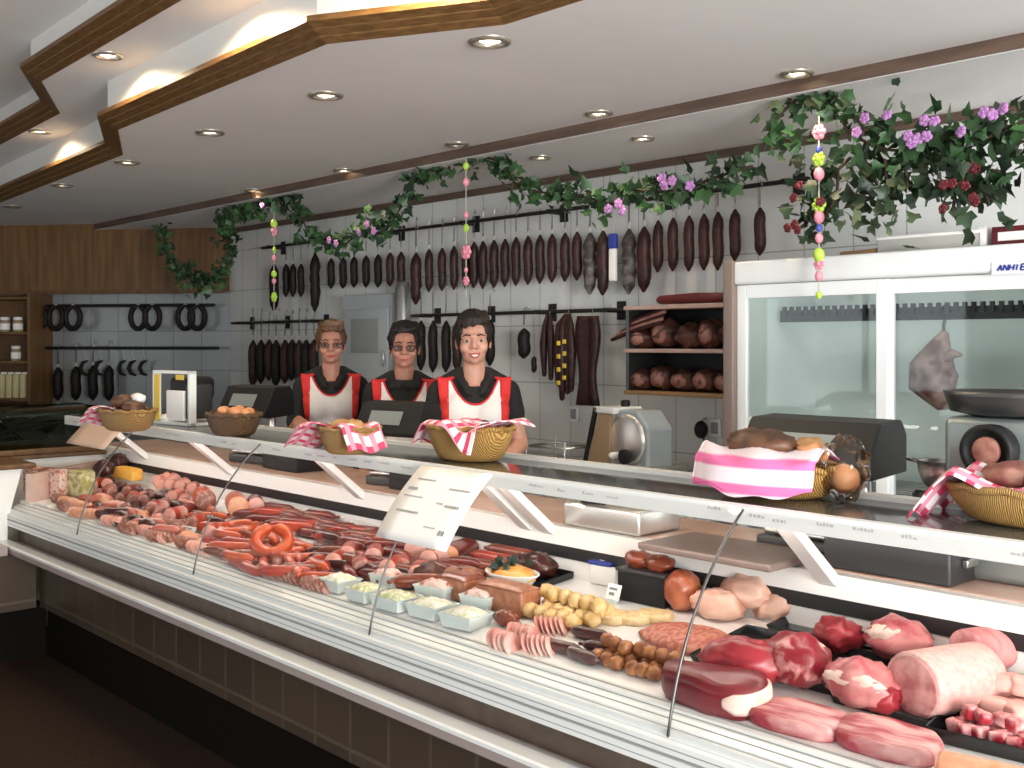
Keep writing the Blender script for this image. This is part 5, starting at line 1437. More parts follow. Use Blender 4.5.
mat('belly', (.36, .03, .05), .4, col2=(.74, .40, .38), scale=9, stretch=(1, 5, 2), lo=.38, hi=.62, bump=.25)
mat('mince', (.42, .10, .06), .5, col2=(.62, .26, .18), scale=70, bump=.9)
mat('goulash', (.34, .015, .03), .35, col2=(.82, .48, .46), scale=20, lo=.42, hi=.6, bump=.3)
mat('chicken', (0.702, 0.369, 0.272), .35, col2=(0.756, 0.476, 0.368), scale=8, bump=.2)
mat('ball_pale', (.60, .36, .12), .45, col2=(.78, .56, .27), scale=18, bump=.3)
mat('ball_brown', (.22, .06, .02), .35, col2=(.46, .19, .06), scale=22, bump=.5)
mat('breaded', (.68, .46, .20), .6, col2=(.78, .60, .34), scale=45, bump=.6)
mat('roast', (0.302, 0.068, 0.029), .3, col2=(0.470, 0.150, 0.070), scale=12, bump=.4)
mat('sausage_orange', (0.458, 0.050, 0.009), .28, col2=(0.518, 0.081, 0.018), scale=12, coat=.3)
mat('sausage_red', (0.310, 0.026, 0.012), .28, col2=(0.407, 0.048, 0.020), scale=12, coat=.3)
mat('sausage_brown', (0.148, 0.026, 0.010), .3, col2=(0.237, 0.048, 0.018), scale=14, coat=.3)
mat('sausage_wine', (0.111, 0.011, 0.007), .3, col2=(0.177, 0.022, 0.014), scale=14, coat=.3)
mat('sausage_pink', (0.518, 0.128, 0.087), .3, col2=(0.562, 0.171, 0.119), scale=14, coat=.3)
mat('sausage_deep', (0.034, 0.006, 0.005), .3, col2=(0.066, 0.012, 0.008), scale=14, coat=.3)
mat('cut_pink', (0.655, 0.286, 0.218), .4, col2=(0.697, 0.374, 0.301), scale=30)
mat('cut_orange', (0.655, 0.272, 0.141), .4, col2=(0.706, 0.354, 0.218), scale=30)
mat('cut_brown', (0.252, 0.088, 0.061), .45, col2=(0.462, 0.231, 0.179), scale=45, lo=.5, hi=.62)
mat('cut_ham', (0.605, 0.231, 0.192), .4, col2=(0.689, 0.408, 0.346), scale=14)
mat('terrine', (0.302, 0.102, 0.045), .35, col2=(0.420, 0.177, 0.096), scale=40, bump=.2)
mat('aspic', (.36, .33, .10), .2, col2=(.66, .58, .36), scale=30, lo=.45, hi=.6)
mat('terrine_orange', (.72, .28, .04), .3, col2=(.80, .42, .12), scale=14)
mat('salad_pale', (.78, .74, .62), .4, col2=(.62, .60, .36), scale=55, lo=.45, hi=.62, bump=.8)
mat('salad_green', (.48, .50, .22), .4, col2=(.78, .76, .62), scale=60, lo=.45, hi=.6, bump=.8)
mat('salad_pink', (0.720, 0.508, 0.448), .4, col2=(0.468, 0.131, 0.080), scale=50, lo=.52, hi=.62, bump=.8)
mat('ceramic', (.80, .79, .76), .15)
mat('tub_clear', (.60, .66, .63), .15)
mat('tray_black', (.010, .011, .012), .25)
mat('garnish', (.03, .09, .02), .5, col2=(.06, .16, .04), scale=30)
mat('garnish_dark', (.012, .03, .02), .5)
mat('pack_red', (.55, .03, .06), .35)
mat('pack_green', (.18, .35, .05), .35)
mat('cheese', (.76, .34, .04), .4, col2=(.82, .46, .08), scale=10)
rm = random.Random(11)

def dk(px, py, dz=0.0):
    u, v, z = ondeck(px, py); return u, v, z + dz
def lab(o, label, cat, group=None): return tag(o, label, cat, group)

def slope(o):      # lie on the sloping deck
    return o
CW = {'sausage_orange': 'orange', 'sausage_red': 'red', 'sausage_brown': 'brown', 'sausage_wine': 'wine-red', 'sausage_deep': 'near-black', 'sausage_pink': 'pink', 'terrine': 'tan', 'petal_red': 'dark red',
      'cut_pink': 'pink', 'cut_brown': 'brown', 'cut_ham': 'marbled pink', 'cut_orange': 'pale orange'}
def sausage(label, px, py, L, r, bend, m, rot=0.0, dz=0.0, group=None, cat='sausage', tied=False):
    u, v, z = dk(px, py, dz)
    t = thing('sausage', label, cat, u, v, z + r * .98, rot, group)
    n = 8; a = bend
    pts = []
    for i in range(n + 1):
        s = (i / n - .5)
        if abs(a) < .01: pts.append((s * L, 0, 0))
        else:
            R_ = L / a; pts.append((R_ * sin(s * a), R_ * (1 - cos(s * a)) - R_ * (1 - cos(a / 2)) / 2, 0))
    mb = MB(); mb.tube(pts, [r * .72] + [r] * (n - 1) + [r * .72], 12); mb.build('casing', m, t)
    for e in (0, -1):
        p = Vector(pts[e]); d = (p - Vector(pts[1 if e == 0 else -2])).normalized()
        mb = MB(); mb.tube([p + d * r * .6, p + d * r * 1.35], [r * .22, r * .30], 6); mb.build('tip', m if not tied else 'string', t)
    return t
def ringbologna(label, px, py, R, r, m, dz=0.0, tilt=0.0, rot=0.0, group=None):
    u, v, z = dk(px, py, dz)
    t = thing('ring_sausage', label, 'ring sausage', u, v, z + r, rot, group)
    if tilt: t.rotation_euler.rotate_axis('X', tilt); t.location.z += R * sin(abs(tilt)) * .9
    n = 30
    mb = MB(); mb.tube([(R * sin(2 * pi * (.025 + .95 * k / n)), R * cos(2 * pi * (.025 + .95 * k / n)) * .92, 0) for k in range(n + 1)], [r * .6] + [r] * (n - 1) + [r * .6], 14); mb.build('casing', m, t)
    mb = MB(); mb.tube([(-.012, R * .92, 0), (0, R * .98, .006), (.012, R * .92, 0)], r * .3, 6); mb.build('tie', m, t)
    return t
def logcut(label, px, py, L, r, skin, face, rot=0.0, dz=0.0, ry=1.0, group=None, name='cut_sausage', cat='sausage', lift=0.0, rind=None):
    """sausage or loin log, cut face towards the shop (-y)"""
    u, v, z = dk(px, py, dz)
    t = thing(name, label, cat, u, v, z, rot, group)
    if lift: t.rotation_euler.rotate_axis('X', lift)
    X = Matrix.Translation((0, 0, r * ry))
    rows = []
    for y, q in ((0, .97), (.006, 1.0), (L * .5, 1.0), (L * .9, .97), (L * .97, .8), (L, .45), (L * 1.01, .05)):
        rows.append([Vector((r * q * cos(2 * pi * k / 28), y, r * ry * q * sin(2 * pi * k / 28))) for k in range(28)])
    mb = MB(); mb.rings(rows, cap=True, mtx=X); mb.build('casing', skin, t)
    q0 = .97 if not rind else .97 - rind
    mb = MB(); rows = [[Vector((r * q * cos(2 * pi * k / 28), yy, r * ry * q * sin(2 * pi * k / 28))) for k in range(28)] for q, yy in ((q0, 0.001), (q0, -.0015), (q0 * .96, -.003), (.02, -.0035))]
    mb.rings(rows, cap=True, mtx=X); mb.build('cut_face', face, t)
    return t
def blob(label, name, cat, px, py, r, m, seed=1, rot=0.0, dz=0.0, nz=.22, group=None, fat=None, sc=2.4):
    u, v, z = dk(px, py, dz)
    if fat is None:
        mb = MB(); mb.ell((0, 0, r[2] * .92), r, 26, 16, nz=nz, seed=seed, sc=sc)
        o = mb.build(name, m); return lab(place(o, u, v, z, rot), label, cat, group)
    t = thing(name, label, cat, u, v, z, rot, group)
    mb = MB(); mb.ell((0, 0, r[2] * .92), r, 26, 16, nz=nz, seed=seed, sc=sc); mb.build('lean', m, t)
    fx_, fy_, fz_, frx, fry, frz = fat
    mb = MB(); mb.ell((fx_, fy_, fz_), (frx, fry, frz), 18, 12, nz=.3, seed=seed + 9); mb.build('fat', 'fat', t)
    return t
def slabmeat(label, name, px, py, lx, ly, lz, m, rot=0.0, dz=0.0, cat='meat', fat=True, seed=1, wav=.008, group=None, taper=0.0):
    u, v, z = dk(px, py, dz)
    t = thing(name, label, cat, u, v, z, rot, group)
    t.rotation_euler.rotate_axis('X', .093 * cos(rot))
    def edge(a):
        c, s_ = cos(a), sin(a)
        k = 1 / (abs(c) ** 3.2 + abs(s_) ** 3.2) ** (1 / 3.2)
        k *= 1 + .10 * noise.noise(Vector((c * 1.8, s_ * 1.8, seed * 2.7)))
        return c * k * lx / 2, s_ * k * ly / 2 * (1 + taper * c)
    rows = []
    for q, zz in ((.3, .0), (.93, .0), (1, .25), (1, .7), (.93, .97), (.6, 1.0), (.25, 1.02), (.02, 1.02)):
        rows.append([Vector((edge(2 * pi * k / 36)[0] * q, edge(2 * pi * k / 36)[1] * q, zz * lz + (wav * noise.noise(Vector((edge(2 * pi * k / 36)[0] * q * 16, edge(2 * pi * k / 36)[1] * q * 16, seed))) if zz > .5 else 0))) for k in range(36)])
    mb = MB(); mb.rings(rows, cap=True); mb.build('lean', m, t)
    if fat:
        mb = MB(); mb.tube([(*[c * 1.0 for c in edge(a)], lz * .5) for a in [radians(d) for d in range(-60, 121, 12)]], [lz * .05] + [lz * .10] * 14 + [lz * .05], 10, flat=3.2); mb.build('fat_rim', 'fat', t)
    return t
def tray(label, px, py, lx, ly, rot=0.0, m='tray_black', dz=0.0, h=.018):
    u, v, z = dk(px, py, dz)
    t = thing('meat_tray', label, 'tray', u, v, z + .001, rot)
    t.rotation_euler.rotate_axis('X', .093 * cos(rot))
    mb = MB(); mb.rbox(-lx / 2, lx / 2, -ly / 2, ly / 2, 0, .005, .002); mb.build('base', m, t)
    mb = MB()
    pts = [(-lx / 2, -ly / 2), (lx / 2, -ly / 2), (lx / 2, ly / 2), (-lx / 2, ly / 2)]
    rows = [[Vector((x * k, y * k, zz)) for x, y in pts] for k, zz in ((.97, .004), (1.0, h), (1.02, h + .002), (1.03, h), (1.0, .002))]
    mb.rings(rows, smooth=False, loop=True); mb.build('rim', m, t)
    return t
def tub(label, px, py, lx, ly, h, m, rot=0.0, dz=0.0, shell='tub_clear', group=None):
    u, v, z = dk(px, py, dz)
    t = thing('salad_tub', label, 'tub', u, v, z + .001, rot, group)
    mb = MB(); pts = [(-lx / 2, -ly / 2), (lx / 2, -ly / 2), (lx / 2, ly / 2), (-lx / 2, ly / 2)]
    rows = [[Vector((x * k, y * k, zz)) for x, y in pts] for k, zz in ((.1, 0), (.86, 0), (1, h), (1.05, h), (1.05, h + .004), (.96, h + .004), (.90, h * .3))]
    mb.rings(rows, cap=True, smooth=False); mb.build('tub', shell, t)
    sd_ = rm.random() * 50
    mb = MB(); mb.grid(lambda x, y: ((x - .5) * lx * .95, (y - .5) * ly * .95, h * .86 + .6 * h * (1 - (2 * x - 1) ** 4) * (1 - (2 * y - 1) ** 4) + .006 * noise.noise(Vector((x * 9, y * 9, sd_)))), 16, 16); mb.build('salad', m, t)
    return t
def dish(label, px, py, rx, ry, h, top, rot=0.0, dz=0.0, shell='ceramic', heap=.03, garn=0, name='serving_dish', group=None):
    u, v, z = dk(px, py, dz)
    t = thing(name, label, 'dish', u, v, z + .001, rot, group)
    mb = MB(); mb.lathe([(.72, 0), (.78, .002), (.96, h * .8), (1.06, h), (1.04, h + .004), (.93, h * .85), (.70, .006)], 32, sx=rx, sy=ry); mb.build('dish', shell, t)
    mb = MB(); mb.ell((0, 0, h * .8), (rx * .92, ry * .92, heap), 24, 10, nz=.14, seed=px, sc=4); mb.build('filling', top, t)
    for k in range(garn):
        mb = MB()
        for _ in range(7): leaf(mb, Vector((rm.uniform(-.6, .6) * rx, rm.uniform(-.6, .6) * ry, h + heap * .8)), .035, rm)
        mb.build('garnish', 'garnish_dark', t)
    return t
def terrine(label, px, py, lx, ly, h, body, top=None, rot=0.0, dz=0.0, slices=0, group=None):
    u, v, z = dk(px, py, dz)
    t = thing('terrine_loaf', label, 'terrine', u, v, z + .001, rot, group)
    mb = MB(); mb.rbox(-lx / 2, lx / 2, -ly / 2, ly / 2, 0, h, .008); mb.build('loaf', body, t)
    mb = MB(); mb.grid(lambda x, y: ((x - .5) * lx * .97, (y - .5) * ly * .97, h + .001 + .010 * (1 - (2 * y - 1) ** 4) * (1 - (2 * x - 1) ** 6)), 12, 8); mb.build('crust', top or body, t)
    return t
def slices(label, px, py, n, r, m, step, rot=0.0, dz=0.0, tilt=.9, group=None, name='sliced_sausage'):
    """overlapping fan of round slices: one portion"""
    u, v, z = dk(px, py, dz)
    t = thing(name, label, 'cold cuts', u, v, z + .002, rot, group)
    for i in range(n):
        mb = MB(); X = Matrix.Translation(((i - (n - 1) / 2) * step, .004 * sin(i * 2.1), r * .40)) @ Matrix.Rotation(tilt + .05 * sin(i), 4, 'Y')
        mb.lathe([(r * .2, -.0012), (r, -.0012), (r, .0012), (r * .2, .0012)], 18, mtx=X); mb.build('slice', m, t)
    return t
def card(label, px, py, w=.06, h=.035, rot=0.0, dz=0.0, m='paper'):
    u, v, z = dk(px, py, dz)
    t = thing('price_card', label, 'price card', u, v, z + .001, rot)
    mb = MB(); mb.box(-w / 2, w / 2, -.0015, .0015, .012, .012 + h, Matrix.Rotation(-.35, 4, 'X')); mb.build('plate', m, t)
    mb = MB(); mb.box(-w * .35, w * .25, -.0022, -.0014, .012 + h * .60, .012 + h * .76, Matrix.Rotation(-.35, 4, 'X')); mb.box(-w * .3, w * .1, -.0022, -.0014, .012 + h * .25, .012 + h * .45, Matrix.Rotation(-.35, 4, 'X')); mb.build('print', 'ink', t)
    mb = MB(); mb.box(-w * .3, w * .3, -.004, .016, 0, .012); mb.build('holder', 'tub_clear', t)
    return t
def balls(prefix, group, cx, cy, nx, ny, r, m, spreadx, spready, seed, top=4, name='meatball', cat='meatball', dz=0.0, cube=False):
    rnd = random.Random(seed); u0, v0, z0 = dk(cx, cy, dz)
    base = None; pos = []
    for j in range(ny):
        for i in range(nx):
            pos.append(((i - (nx - 1) / 2) * spreadx + (j % 2) * spreadx * .5 + rnd.uniform(-.45, .45) * r, (j - (ny - 1) / 2) * spready + rnd.uniform(-.4, .4) * r, 0))
    for k in range(top): pos.append(((k - (top - 1) / 2) * spreadx + spreadx * .3, rnd.uniform(-.3, .3) * spready, r * 1.45))
    for k, (x, y, z) in enumerate(pos):
        if base is None or k % 4 == 0:
            mb = MB()
            if cube:
                mb.rbox(-r * rnd.uniform(.8, 1.2), r * rnd.uniform(.8, 1.2), -r * rnd.uniform(.7, 1), r * rnd.uniform(.7, 1), .001, r * rnd.uniform(1.2, 1.7), r * .4)
                mb.v = [tuple(Vector(p) * (1 + .22 * noise.noise(Vector(p) * 55 + Vector((k * 3.0, seed, 0))))) for p in mb.v]
            else: mb.ell((0, 0, r * .9), (r * rnd.uniform(.95, 1.1), r * rnd.uniform(.95, 1.1), r * .92), 16, 10, nz=.2, seed=k + seed)
            o = mb.build(name, m); base = o
        else: o = base.copy(); COL.objects.link(o)
        place(o, u0 + x, v0 + y, deckz(v0 + y) + dz + z, rnd.uniform(0, 6)); lab(o, prefix, cat, group)

# ---- right section: raw meat on black trays
tray('large black meat tray under the beef pieces at the right of the display', 796, 664, .42, .25, .05)
tray('long black meat tray along the back under the pork pieces at the right', 905, 650, .66, .16, 0.0)
tray('black meat tray under the thick pink loin at the right', 925, 712, .34, .15, .0)
tray('small black tray of diced meat at the lower right corner', 990, 742, .20, .12, .1, h=.028)
slabmeat('dark red beef slab with a pale fat edge at the front glass, rightmost seam', 'beef_slab', 712, 704, .25, .115, .075, 'beef_dark', .12, 0, cat='beef', seed=2, taper=.45)
blob('rough red beef chunk on the large black tray, left of the pair', 'beef_chunk', 'beef', 744, 684, (.105, .065, .052), 'beef', 3, .3, .006, fat=(.03, .015, .080, .035, .014, .010), nz=.16)
blob('rough red marbled beef chunk on the large black tray, right of the pair', 'beef_chunk', 'beef', 796, 686, (.085, .07, .060), 'beef_marbled', 5, -.2, .006, fat=(.0, .035, .085, .050, .022, .012), nz=.17)
blob('small dark red beef chunk at the back left of the long black tray', 'beef_chunk', 'beef', 838, 652, (.060, .05, .040), 'beef', 8, .1, .006, nz=.3)
blob('pink and white pork joint on the long black tray, second from its left end', 'pork_joint', 'pork', 898, 661, (.078, .062, .050), 'pork', 11, .1, .006, fat=(-.012, -.028, .055, .05, .028, .030))
logcut('rolled pink pork joint lying behind the thick loin', 968, 676, .15, .058, 'pork', 'pork_face', -.35, .006, ry=.85, name='pork_roll', cat='pork')
blob('marbled pork neck cut with white fat seam left of the thick loin', 'pork_neck', 'pork', 862, 708, (.080, .060, .052), 'pork', 14, .0, .004, fat=(.0, -.036, .062, .070, .020, .018), nz=.2)
blob('dark lean end on the pork neck cut, facing the glass', 'pork_piece', 'pork', 880, 714, (.045, .035, .035), 'beef', 15, .0, .004)
logcut('thick pale pink rolled loin with rind, the largest roll on the trays', 912, 722, .215, .074, 'pork_rind', 'pork_face', -.30, .006, ry=.92, name='pork_loin', cat='pork', rind=.07)
slabmeat('flat marbled pork belly slab at the front glass, left of the pair', 'pork_belly', 800, 726, .20, .115, .034, 'belly', .10, 0, cat='pork', fat=False, seed=5)
slabmeat('flat marbled pork belly slab at the front glass, right of the pair', 'pork_belly', 888, 748, .21, .12, .036, 'belly', .10, 0, cat='pork', fat=False, seed=7)
balls('pale diced pork piece heaped at the right edge of the display', 'diced pork at the right edge', 1010, 712, 3, 3, .030, 'pork_pale', .048, .042, 4, 4, 'pork_dice', 'pork', cube=True)
blob('dark red meat piece at the right edge behind the diced pork', 'beef_chunk', 'beef', 1022, 668, (.06, .05, .035), 'beef', 18, 0, .004)
balls('red and white goulash cube on the small black tray in the lower right corner', 'goulash cubes in the corner tray', 988, 741, 5, 3, .017, 'goulash', .028, .024, 6, 4, 'goulash_cube', 'meat', dz=.008, cube=True)
logcut('pale tan sausage log with light skin at the bottom right corner', 940, 792, .18, .036, 'cut_orange', 'cut_pink', -1.35, .002, name='pale_sausage')
# middle right
for i, (px, py, r_, s_) in enumerate(((718, 606, (.080, .045, .042), 1), (748, 604, (.080, .050, .044), 2), (772, 606, (.070, .046, .042), 3))):
    blob('pale pink poultry fillet behind the seam of the glass, %s of three' % ('left', 'middle', 'right')[i], 'poultry_fillet', 'poultry', px, py + 13, r_, 'chicken', s_, .2 - .2 * i, (.0, .03, .0)[i])
blob('brown-orange roast block, right of the black box', 'roast_block', 'roast', 683, 610, (.050, .055, .060), 'roast', 4, .1, .0, nz=.14)
u, v, z = dk(642, 604)
t = thing('black_box', 'black plastic box with cured meat on top in the back row', 'box', u, v + .04, z + .001, .05)
mb = MB(); mb.rbox(-.085, .085, -.05, .05, 0, .092, .004); mb.build('box', 'black_plastic', t); mb = MB(); mb.rbox(-.09, .09, -.055, .055, .085, .095, .003); mb.build('rim', 'dark_plastic', t)
for i, dx in enumerate((-.045, .03)): lab(place(MB().ell((0, 0, .022), (.05, .035, .026), 18, 12, nz=.25, seed=i).build('cured_meat', 'sausage_brown'), u + dx, v + .04, z + .094), 'brown cured meat piece on the black box, %s one' % ('left', 'right')[i], 'meat')
u, v, z = dk(607, 584)
t = thing('meat_pack', 'colourful blue, red and green snack pack lying at the back of the display', 'package', u, v + .02, z + .06, .1)
mb = MB(); mb.rbox(-.055, .035, -.05, .03, 0, .012, .004); mb.build('pouch', 'label_blue', t)
mb = MB(); mb.ell((-.01, -.015, .013), (.028, .018, .004), 14, 6); mb.build('white_mark', 'paper', t)
mb = MB(); mb.rbox(.0, .085, .015, .05, .004, .02, .004); mb.build('red_band', 'pack_red', t); mb = MB(); mb.rbox(.04, .10, .03, .055, .012, .026, .004); mb.build('green_band', 'pack_green', t)
mb = MB(); mb.rbox(-.05, .05, -.045, .045, -.06, 0, .004); o = mb.build('white_stand', 'ceramic', t)
card('small white price card left of the black box', 611, 604, .05, .045)
balls('pale yellow dumpling ball in the heap at the middle of the display', 'pale yellow balls', 568, 618, 5, 4, .024, 'ball_pale', .043, .040, 3, 6, 'dumpling_ball', 'dumpling')
for i, (px, py) in enumerate(((612, 621), (634, 622), (655, 620))): slabmeat('pale breaded cutlet in the row right of the yellow balls, %s of three' % ('left', 'middle', 'right')[i], 'breaded_cutlet', px, py, .10, .075, .022, 'breaded', .3 * i, 0, cat='cutlet', fat=False, seed=i + 3)
u, v, z = dk(690, 643)
o = MB().ell((0, 0, .008), (.15, .075, .022), 30, 12, nz=.10, seed=3, sc=4).build('minced_meat', 'mince'); lab(place(o, u, v, z, .0), 'flat reddish-brown mound of minced meat behind the brown balls', 'minced meat'); o.rotation_euler.rotate_axis('X', .093); o.scale = (1, 1.15, 1.2)
balls('glossy brown meatball in the heap near the glass', 'brown meatballs', 635, 668, 6, 3, .0195, 'ball_brown', .036, .034, 8, 7)
for i, (px, py, rt, L) in enumerate(((590, 640, .15, .10), (560, 653, .1, .11), (582, 662, -.15, .10), (604, 655, .25, .10))):
    sausage('short black pudding on the white deck near the glass, %s of four' % ('rearmost', 'leftmost', 'frontmost', 'rightmost')[i], px, py, L, .017, .3, 'sausage_deep', rt, 0, cat='black pudding')
for i, (px, py) in enumerate(((505, 648), (525, 641), (540, 652), (552, 633))): slices('portion of thin pinkish cold cuts on the white deck, %s of four' % ('leftmost', 'second', 'frontmost', 'rearmost')[i], px, py, 6, .032, 'cut_ham', .014, .2 * i, 0, 1.15)
# centre: terrines and dishes
terrine('brown terrine loaf with orange-brown top in the middle, front right one', 508, 610, .19, .085, .070, 'terrine', 'terrine', .05)
dish('white-rimmed dish with orange glaze and dark leaves in the middle', 512, 588, .095, .065, .035, 'terrine_orange', .05, .012, garn=3)
terrine('brown coarse terrine loaf in the middle, left of the orange dish', 461, 598, .13, .085, .065, 'terrine', 'sausage_brown', .02)
tray('dark tray at the back right of the orange dish', 540, 580, .16, .14, .0, h=.02)
blob('dark smoked meat piece on the tray behind the orange dish', 'smoked_meat', 'smoked meat', 538, 578, (.07, .05, .040), 'sausage_deep', 6, .0, .006)
sausage('long orange-red sausage lying along the back behind the orange dish', 502, 556, .18, .022, .1, 'sausage_red', .03, .02)
for i, (px, py) in enumerate(((478, 574), (496, 570), (512, 566))): sausage('thick reddish-brown sausage in the row left of the orange dish, %s of three' % ('front', 'middle', 'rear')[i], px, py, .20, .024, .15, 'sausage_brown' if i != 1 else 'sausage_red', .05, .004 + .008 * i)
logcut('cut ham sausage with oval pale face under the menu sheet', 447, 567, .16, .046, 'sausage_wine', 'cut_orange', .35, .02, ry=.62)
logcut('round cut sausage with white and pink ringed face under the menu sheet', 415, 565, .16, .040, 'sausage_wine', 'cut_ham', .7, .012)
logcut('small cut sausage with pink face at the left under the menu sheet', 402, 555, .14, .026, 'sausage_red', 'cut_pink', .6, .03)
for i, (px, py) in enumerate(((428, 545), (450, 547), (470, 551))): sausage('dark wine-red sausage at the back under the menu sheet, %s of three' % ('left', 'middle', 'right')[i], px, py, .17, .026, .1, 'sausage_wine', .08, .02)
blob('brown ham piece between terrine and salad tubs', 'ham_piece', 'ham', 428, 588, (.055, .05, .042), 'ham_smoked', 5, .0, 0)
# salad tubs along the glass
for i, (px, py, lx, ly, m, lb_) in enumerate(((340, 590, .11, .09, 'salad_pale', 'white salad tub along the glass, leftmost of the tubs'), (366, 600, .10, .09, 'salad_green', 'greenish salad tub along the glass, second from the left'),
        (396, 608, .13, .10, 'salad_green', 'wide greenish salad tub along the glass, third from the left'), (432, 616, .12, .10, 'salad_pale', 'creamy salad tub along the glass in the middle'),
        (466, 626, .12, .10, 'salad_pale', 'creamy salad tub along the glass, second from the right'), (388, 588, .10, .07, 'salad_pink', 'pinkish meat salad tub in the second row, left one'),
        (436, 600, .12, .07, 'salad_pink', 'pinkish meat salad tub in the second row, middle one'), (480, 610, .10, .07, 'salad_pink', 'pinkish meat salad tub in the second row, right one'))):
    tub(lb_, px, py, lx, ly, .034 if i < 5 else .042, m, .03 * i)
blob('small dark sliced roulade at the right end of the salad tubs', 'roulade', 'meat', 507, 625, (.045, .03, .022), 'sausage_brown', 4)
card('white price card among the salad tubs', 395, 575, .07, .04)
# ---- left half: sausages
ringbologna('orange ring sausage lying flat in the middle of the sausage heap', 272, 560, .058, .0225, 'sausage_orange', .012, .78, .95)
ringbologna('orange ring sausage partly under the most visible ring', 300, 562, .070, .022, 'sausage_orange', .0, .0)
ringbologna('orange ring sausage behind and left of the most visible ring', 238, 538, .075, .021, 'sausage_orange', .01, .1)
for i, (px, py, L, rt, dz, b) in enumerate(((225, 545, .17, .1, 0, .5), (222, 553, .18, .05, 0, .4), (232, 560, .17, .0, 0, .4), (240, 568, .16, -.05, 0, .3), (214, 536, .16, .15, .02, .5), (226, 548, .15, .1, .035, .6), (250, 574, .15, -.1, 0, .3), (208, 545, .14, .2, .0, .3))):
    sausage('curved %s sausage in the heap left of the ring sausage' % ('orange' if i % 3 else 'red'), px, py, L, .0175, b, 'sausage_orange' if i % 3 else 'sausage_red', rt, dz, group='curved %s sausages left of the ring' % ('orange' if i % 3 else 'red'))
for i in range(14):
    px = 275 + (i % 7) * 8 + (i // 7) * 4; py = 517 + (i % 7) * 2.2 + (i // 7) * 9
    sausage('thin %s sausage in the rear heap behind the ring sausage' % CW[('sausage_red', 'sausage_wine', 'sausage_brown')[i % 3]], px, py, .15, .0145, rm.uniform(-.5, .5), ('sausage_red', 'sausage_wine', 'sausage_brown')[i % 3], rm.uniform(-.2, .5), .012 * (i % 3), group=CW[('sausage_red', 'sausage_wine', 'sausage_brown')[i % 3]] + ' sausages behind the ring')
for i in range(9):
    px = 322 + (i % 5) * 14 + (i // 5) * 6; py = 536 + (i % 5) * 3.4 + (i // 5) * 10
    sausage('thick %s sausage in the rear heap left of the menu sheet' % CW[('sausage_brown', 'sausage_wine', 'sausage_deep')[i % 3]], px, py, .16, .023, rm.uniform(0, .3), ('sausage_brown', 'sausage_wine', 'sausage_deep')[i % 3], rm.uniform(-.1, .25), .014 * (i % 2), group=CW[('sausage_brown', 'sausage_wine', 'sausage_deep')[i % 3]] + ' sausages left of the menu sheet')
for i in range(7):
    px = 318 + (i % 4) * 9 + (i // 4) * 5; py = 556 + (i % 4) * 3 + (i // 4) * 8
    sausage('short crosswise %s sausage right of the ring sausage' % ('orange' if i % 2 else 'red'), px, py, .13, .0175, rm.uniform(-.4, .4), 'sausage_orange' if i % 2 else 'sausage_red', rm.uniform(.6, 1.3), .012 * (i % 2), group='%s sausages right of the ring' % ('orange' if i % 2 else 'red'))
for i in range(8):
    px = 350 + (i % 4) * 13 + (i // 4) * 4; py = 562 + (i % 4) * 3.4 + (i // 4) * 9
    sausage('%s sausage in the front heap left of the cut sausages' % CW[('sausage_wine', 'sausage_red', 'sausage_deep', 'sausage_brown')[i % 4]], px, py, .14, .019, rm.uniform(-.4, .4), ('sausage_wine', 'sausage_red', 'sausage_deep', 'sausage_brown')[i % 4], rm.uniform(-.2, .7), .012 * (i % 2), group=CW[('sausage_wine', 'sausage_red', 'sausage_deep', 'sausage_brown')[i % 4]] + ' sausages left of the cut sausages')
for i, (px, py, rt) in enumerate(((272, 577, .1), (286, 580, .1), (305, 585, .15), (318, 590, .1), (300, 575, .2))):
    slices('fanned brown salami slices near the glass under the ring sausage, %s' % ('leftmost', 'second from the left', 'third from the left', 'rightmost', 'rear portion')[i], px, py, 7, .030, 'cut_brown', .017, rt)
card('white price card standing before the ring sausage', 296, 574, .085, .028, .35)
logcut('big orange sausage with round pale orange cut face', 238, 522, .20, .045, 'sausage_orange', 'cut_orange', 1.15, .02)
logcut('big sausage with grey-brown cut face, left of the pale orange one', 206, 518, .20, .046, 'sausage_orange', 'cut_brown', 1.2, .03)
logcut('big sausage with dull pink cut face, right of the pale orange one', 256, 519, .12, .037, 'sausage_wine', 'cut_ham', 1.1, .02)
for i, (px, py, dz) in enumerate(((160, 490, .02), (170, 492, .03), (180, 494, .03), (166, 486, .035), (176, 488, .035), (157, 488, .03), (186, 492, .03), (172, 500, .01), (184, 503, .0), (192, 497, .03))):
    logcut('fat pink sausage end in the heap at the left of the display', px, py + 4, .10, .027, 'sausage_pink', 'cut_pink', rm.uniform(.6, 1.4), dz, group='pink sausage ends')
for i, (px, py, m) in enumerate(((120, 506, 'sausage_wine'), (132, 508, 'sausage_red'), (143, 512, 'sausage_deep'), (150, 518, 'sausage_wine'), (160, 522, 'sausage_red'), (112, 500, 'sausage_deep'), (98, 500, 'sausage_wine'), (126, 518, 'sausage_deep'))):
    logcut('%s cut smoked sausage in the left heap near the orange block' % CW[m], px, py, .12, .029, m, 'cut_brown', rm.uniform(.5, 1.3), .012 * (i % 3), group=CW[m] + ' cut sausages at the left')
terrine('bright orange block at the back left of the display', 128, 488, .20, .06, .055, 'cheese', None, .1, .045)
terrine('yellow-green aspic block at the far left back', 78, 495, .16, .09, .12, 'aspic', None, .3, .0)
for i, (px, py) in enumerate(((34, 493), (48, 495), (60, 497))): terrine('brown-pink packed sausage block at the far left corner, %s of three' % ('left', 'middle', 'right')[i], px, py, .075, .08, .13, 'cut_brown' if i % 2 else 'salad_pink', None, .5)
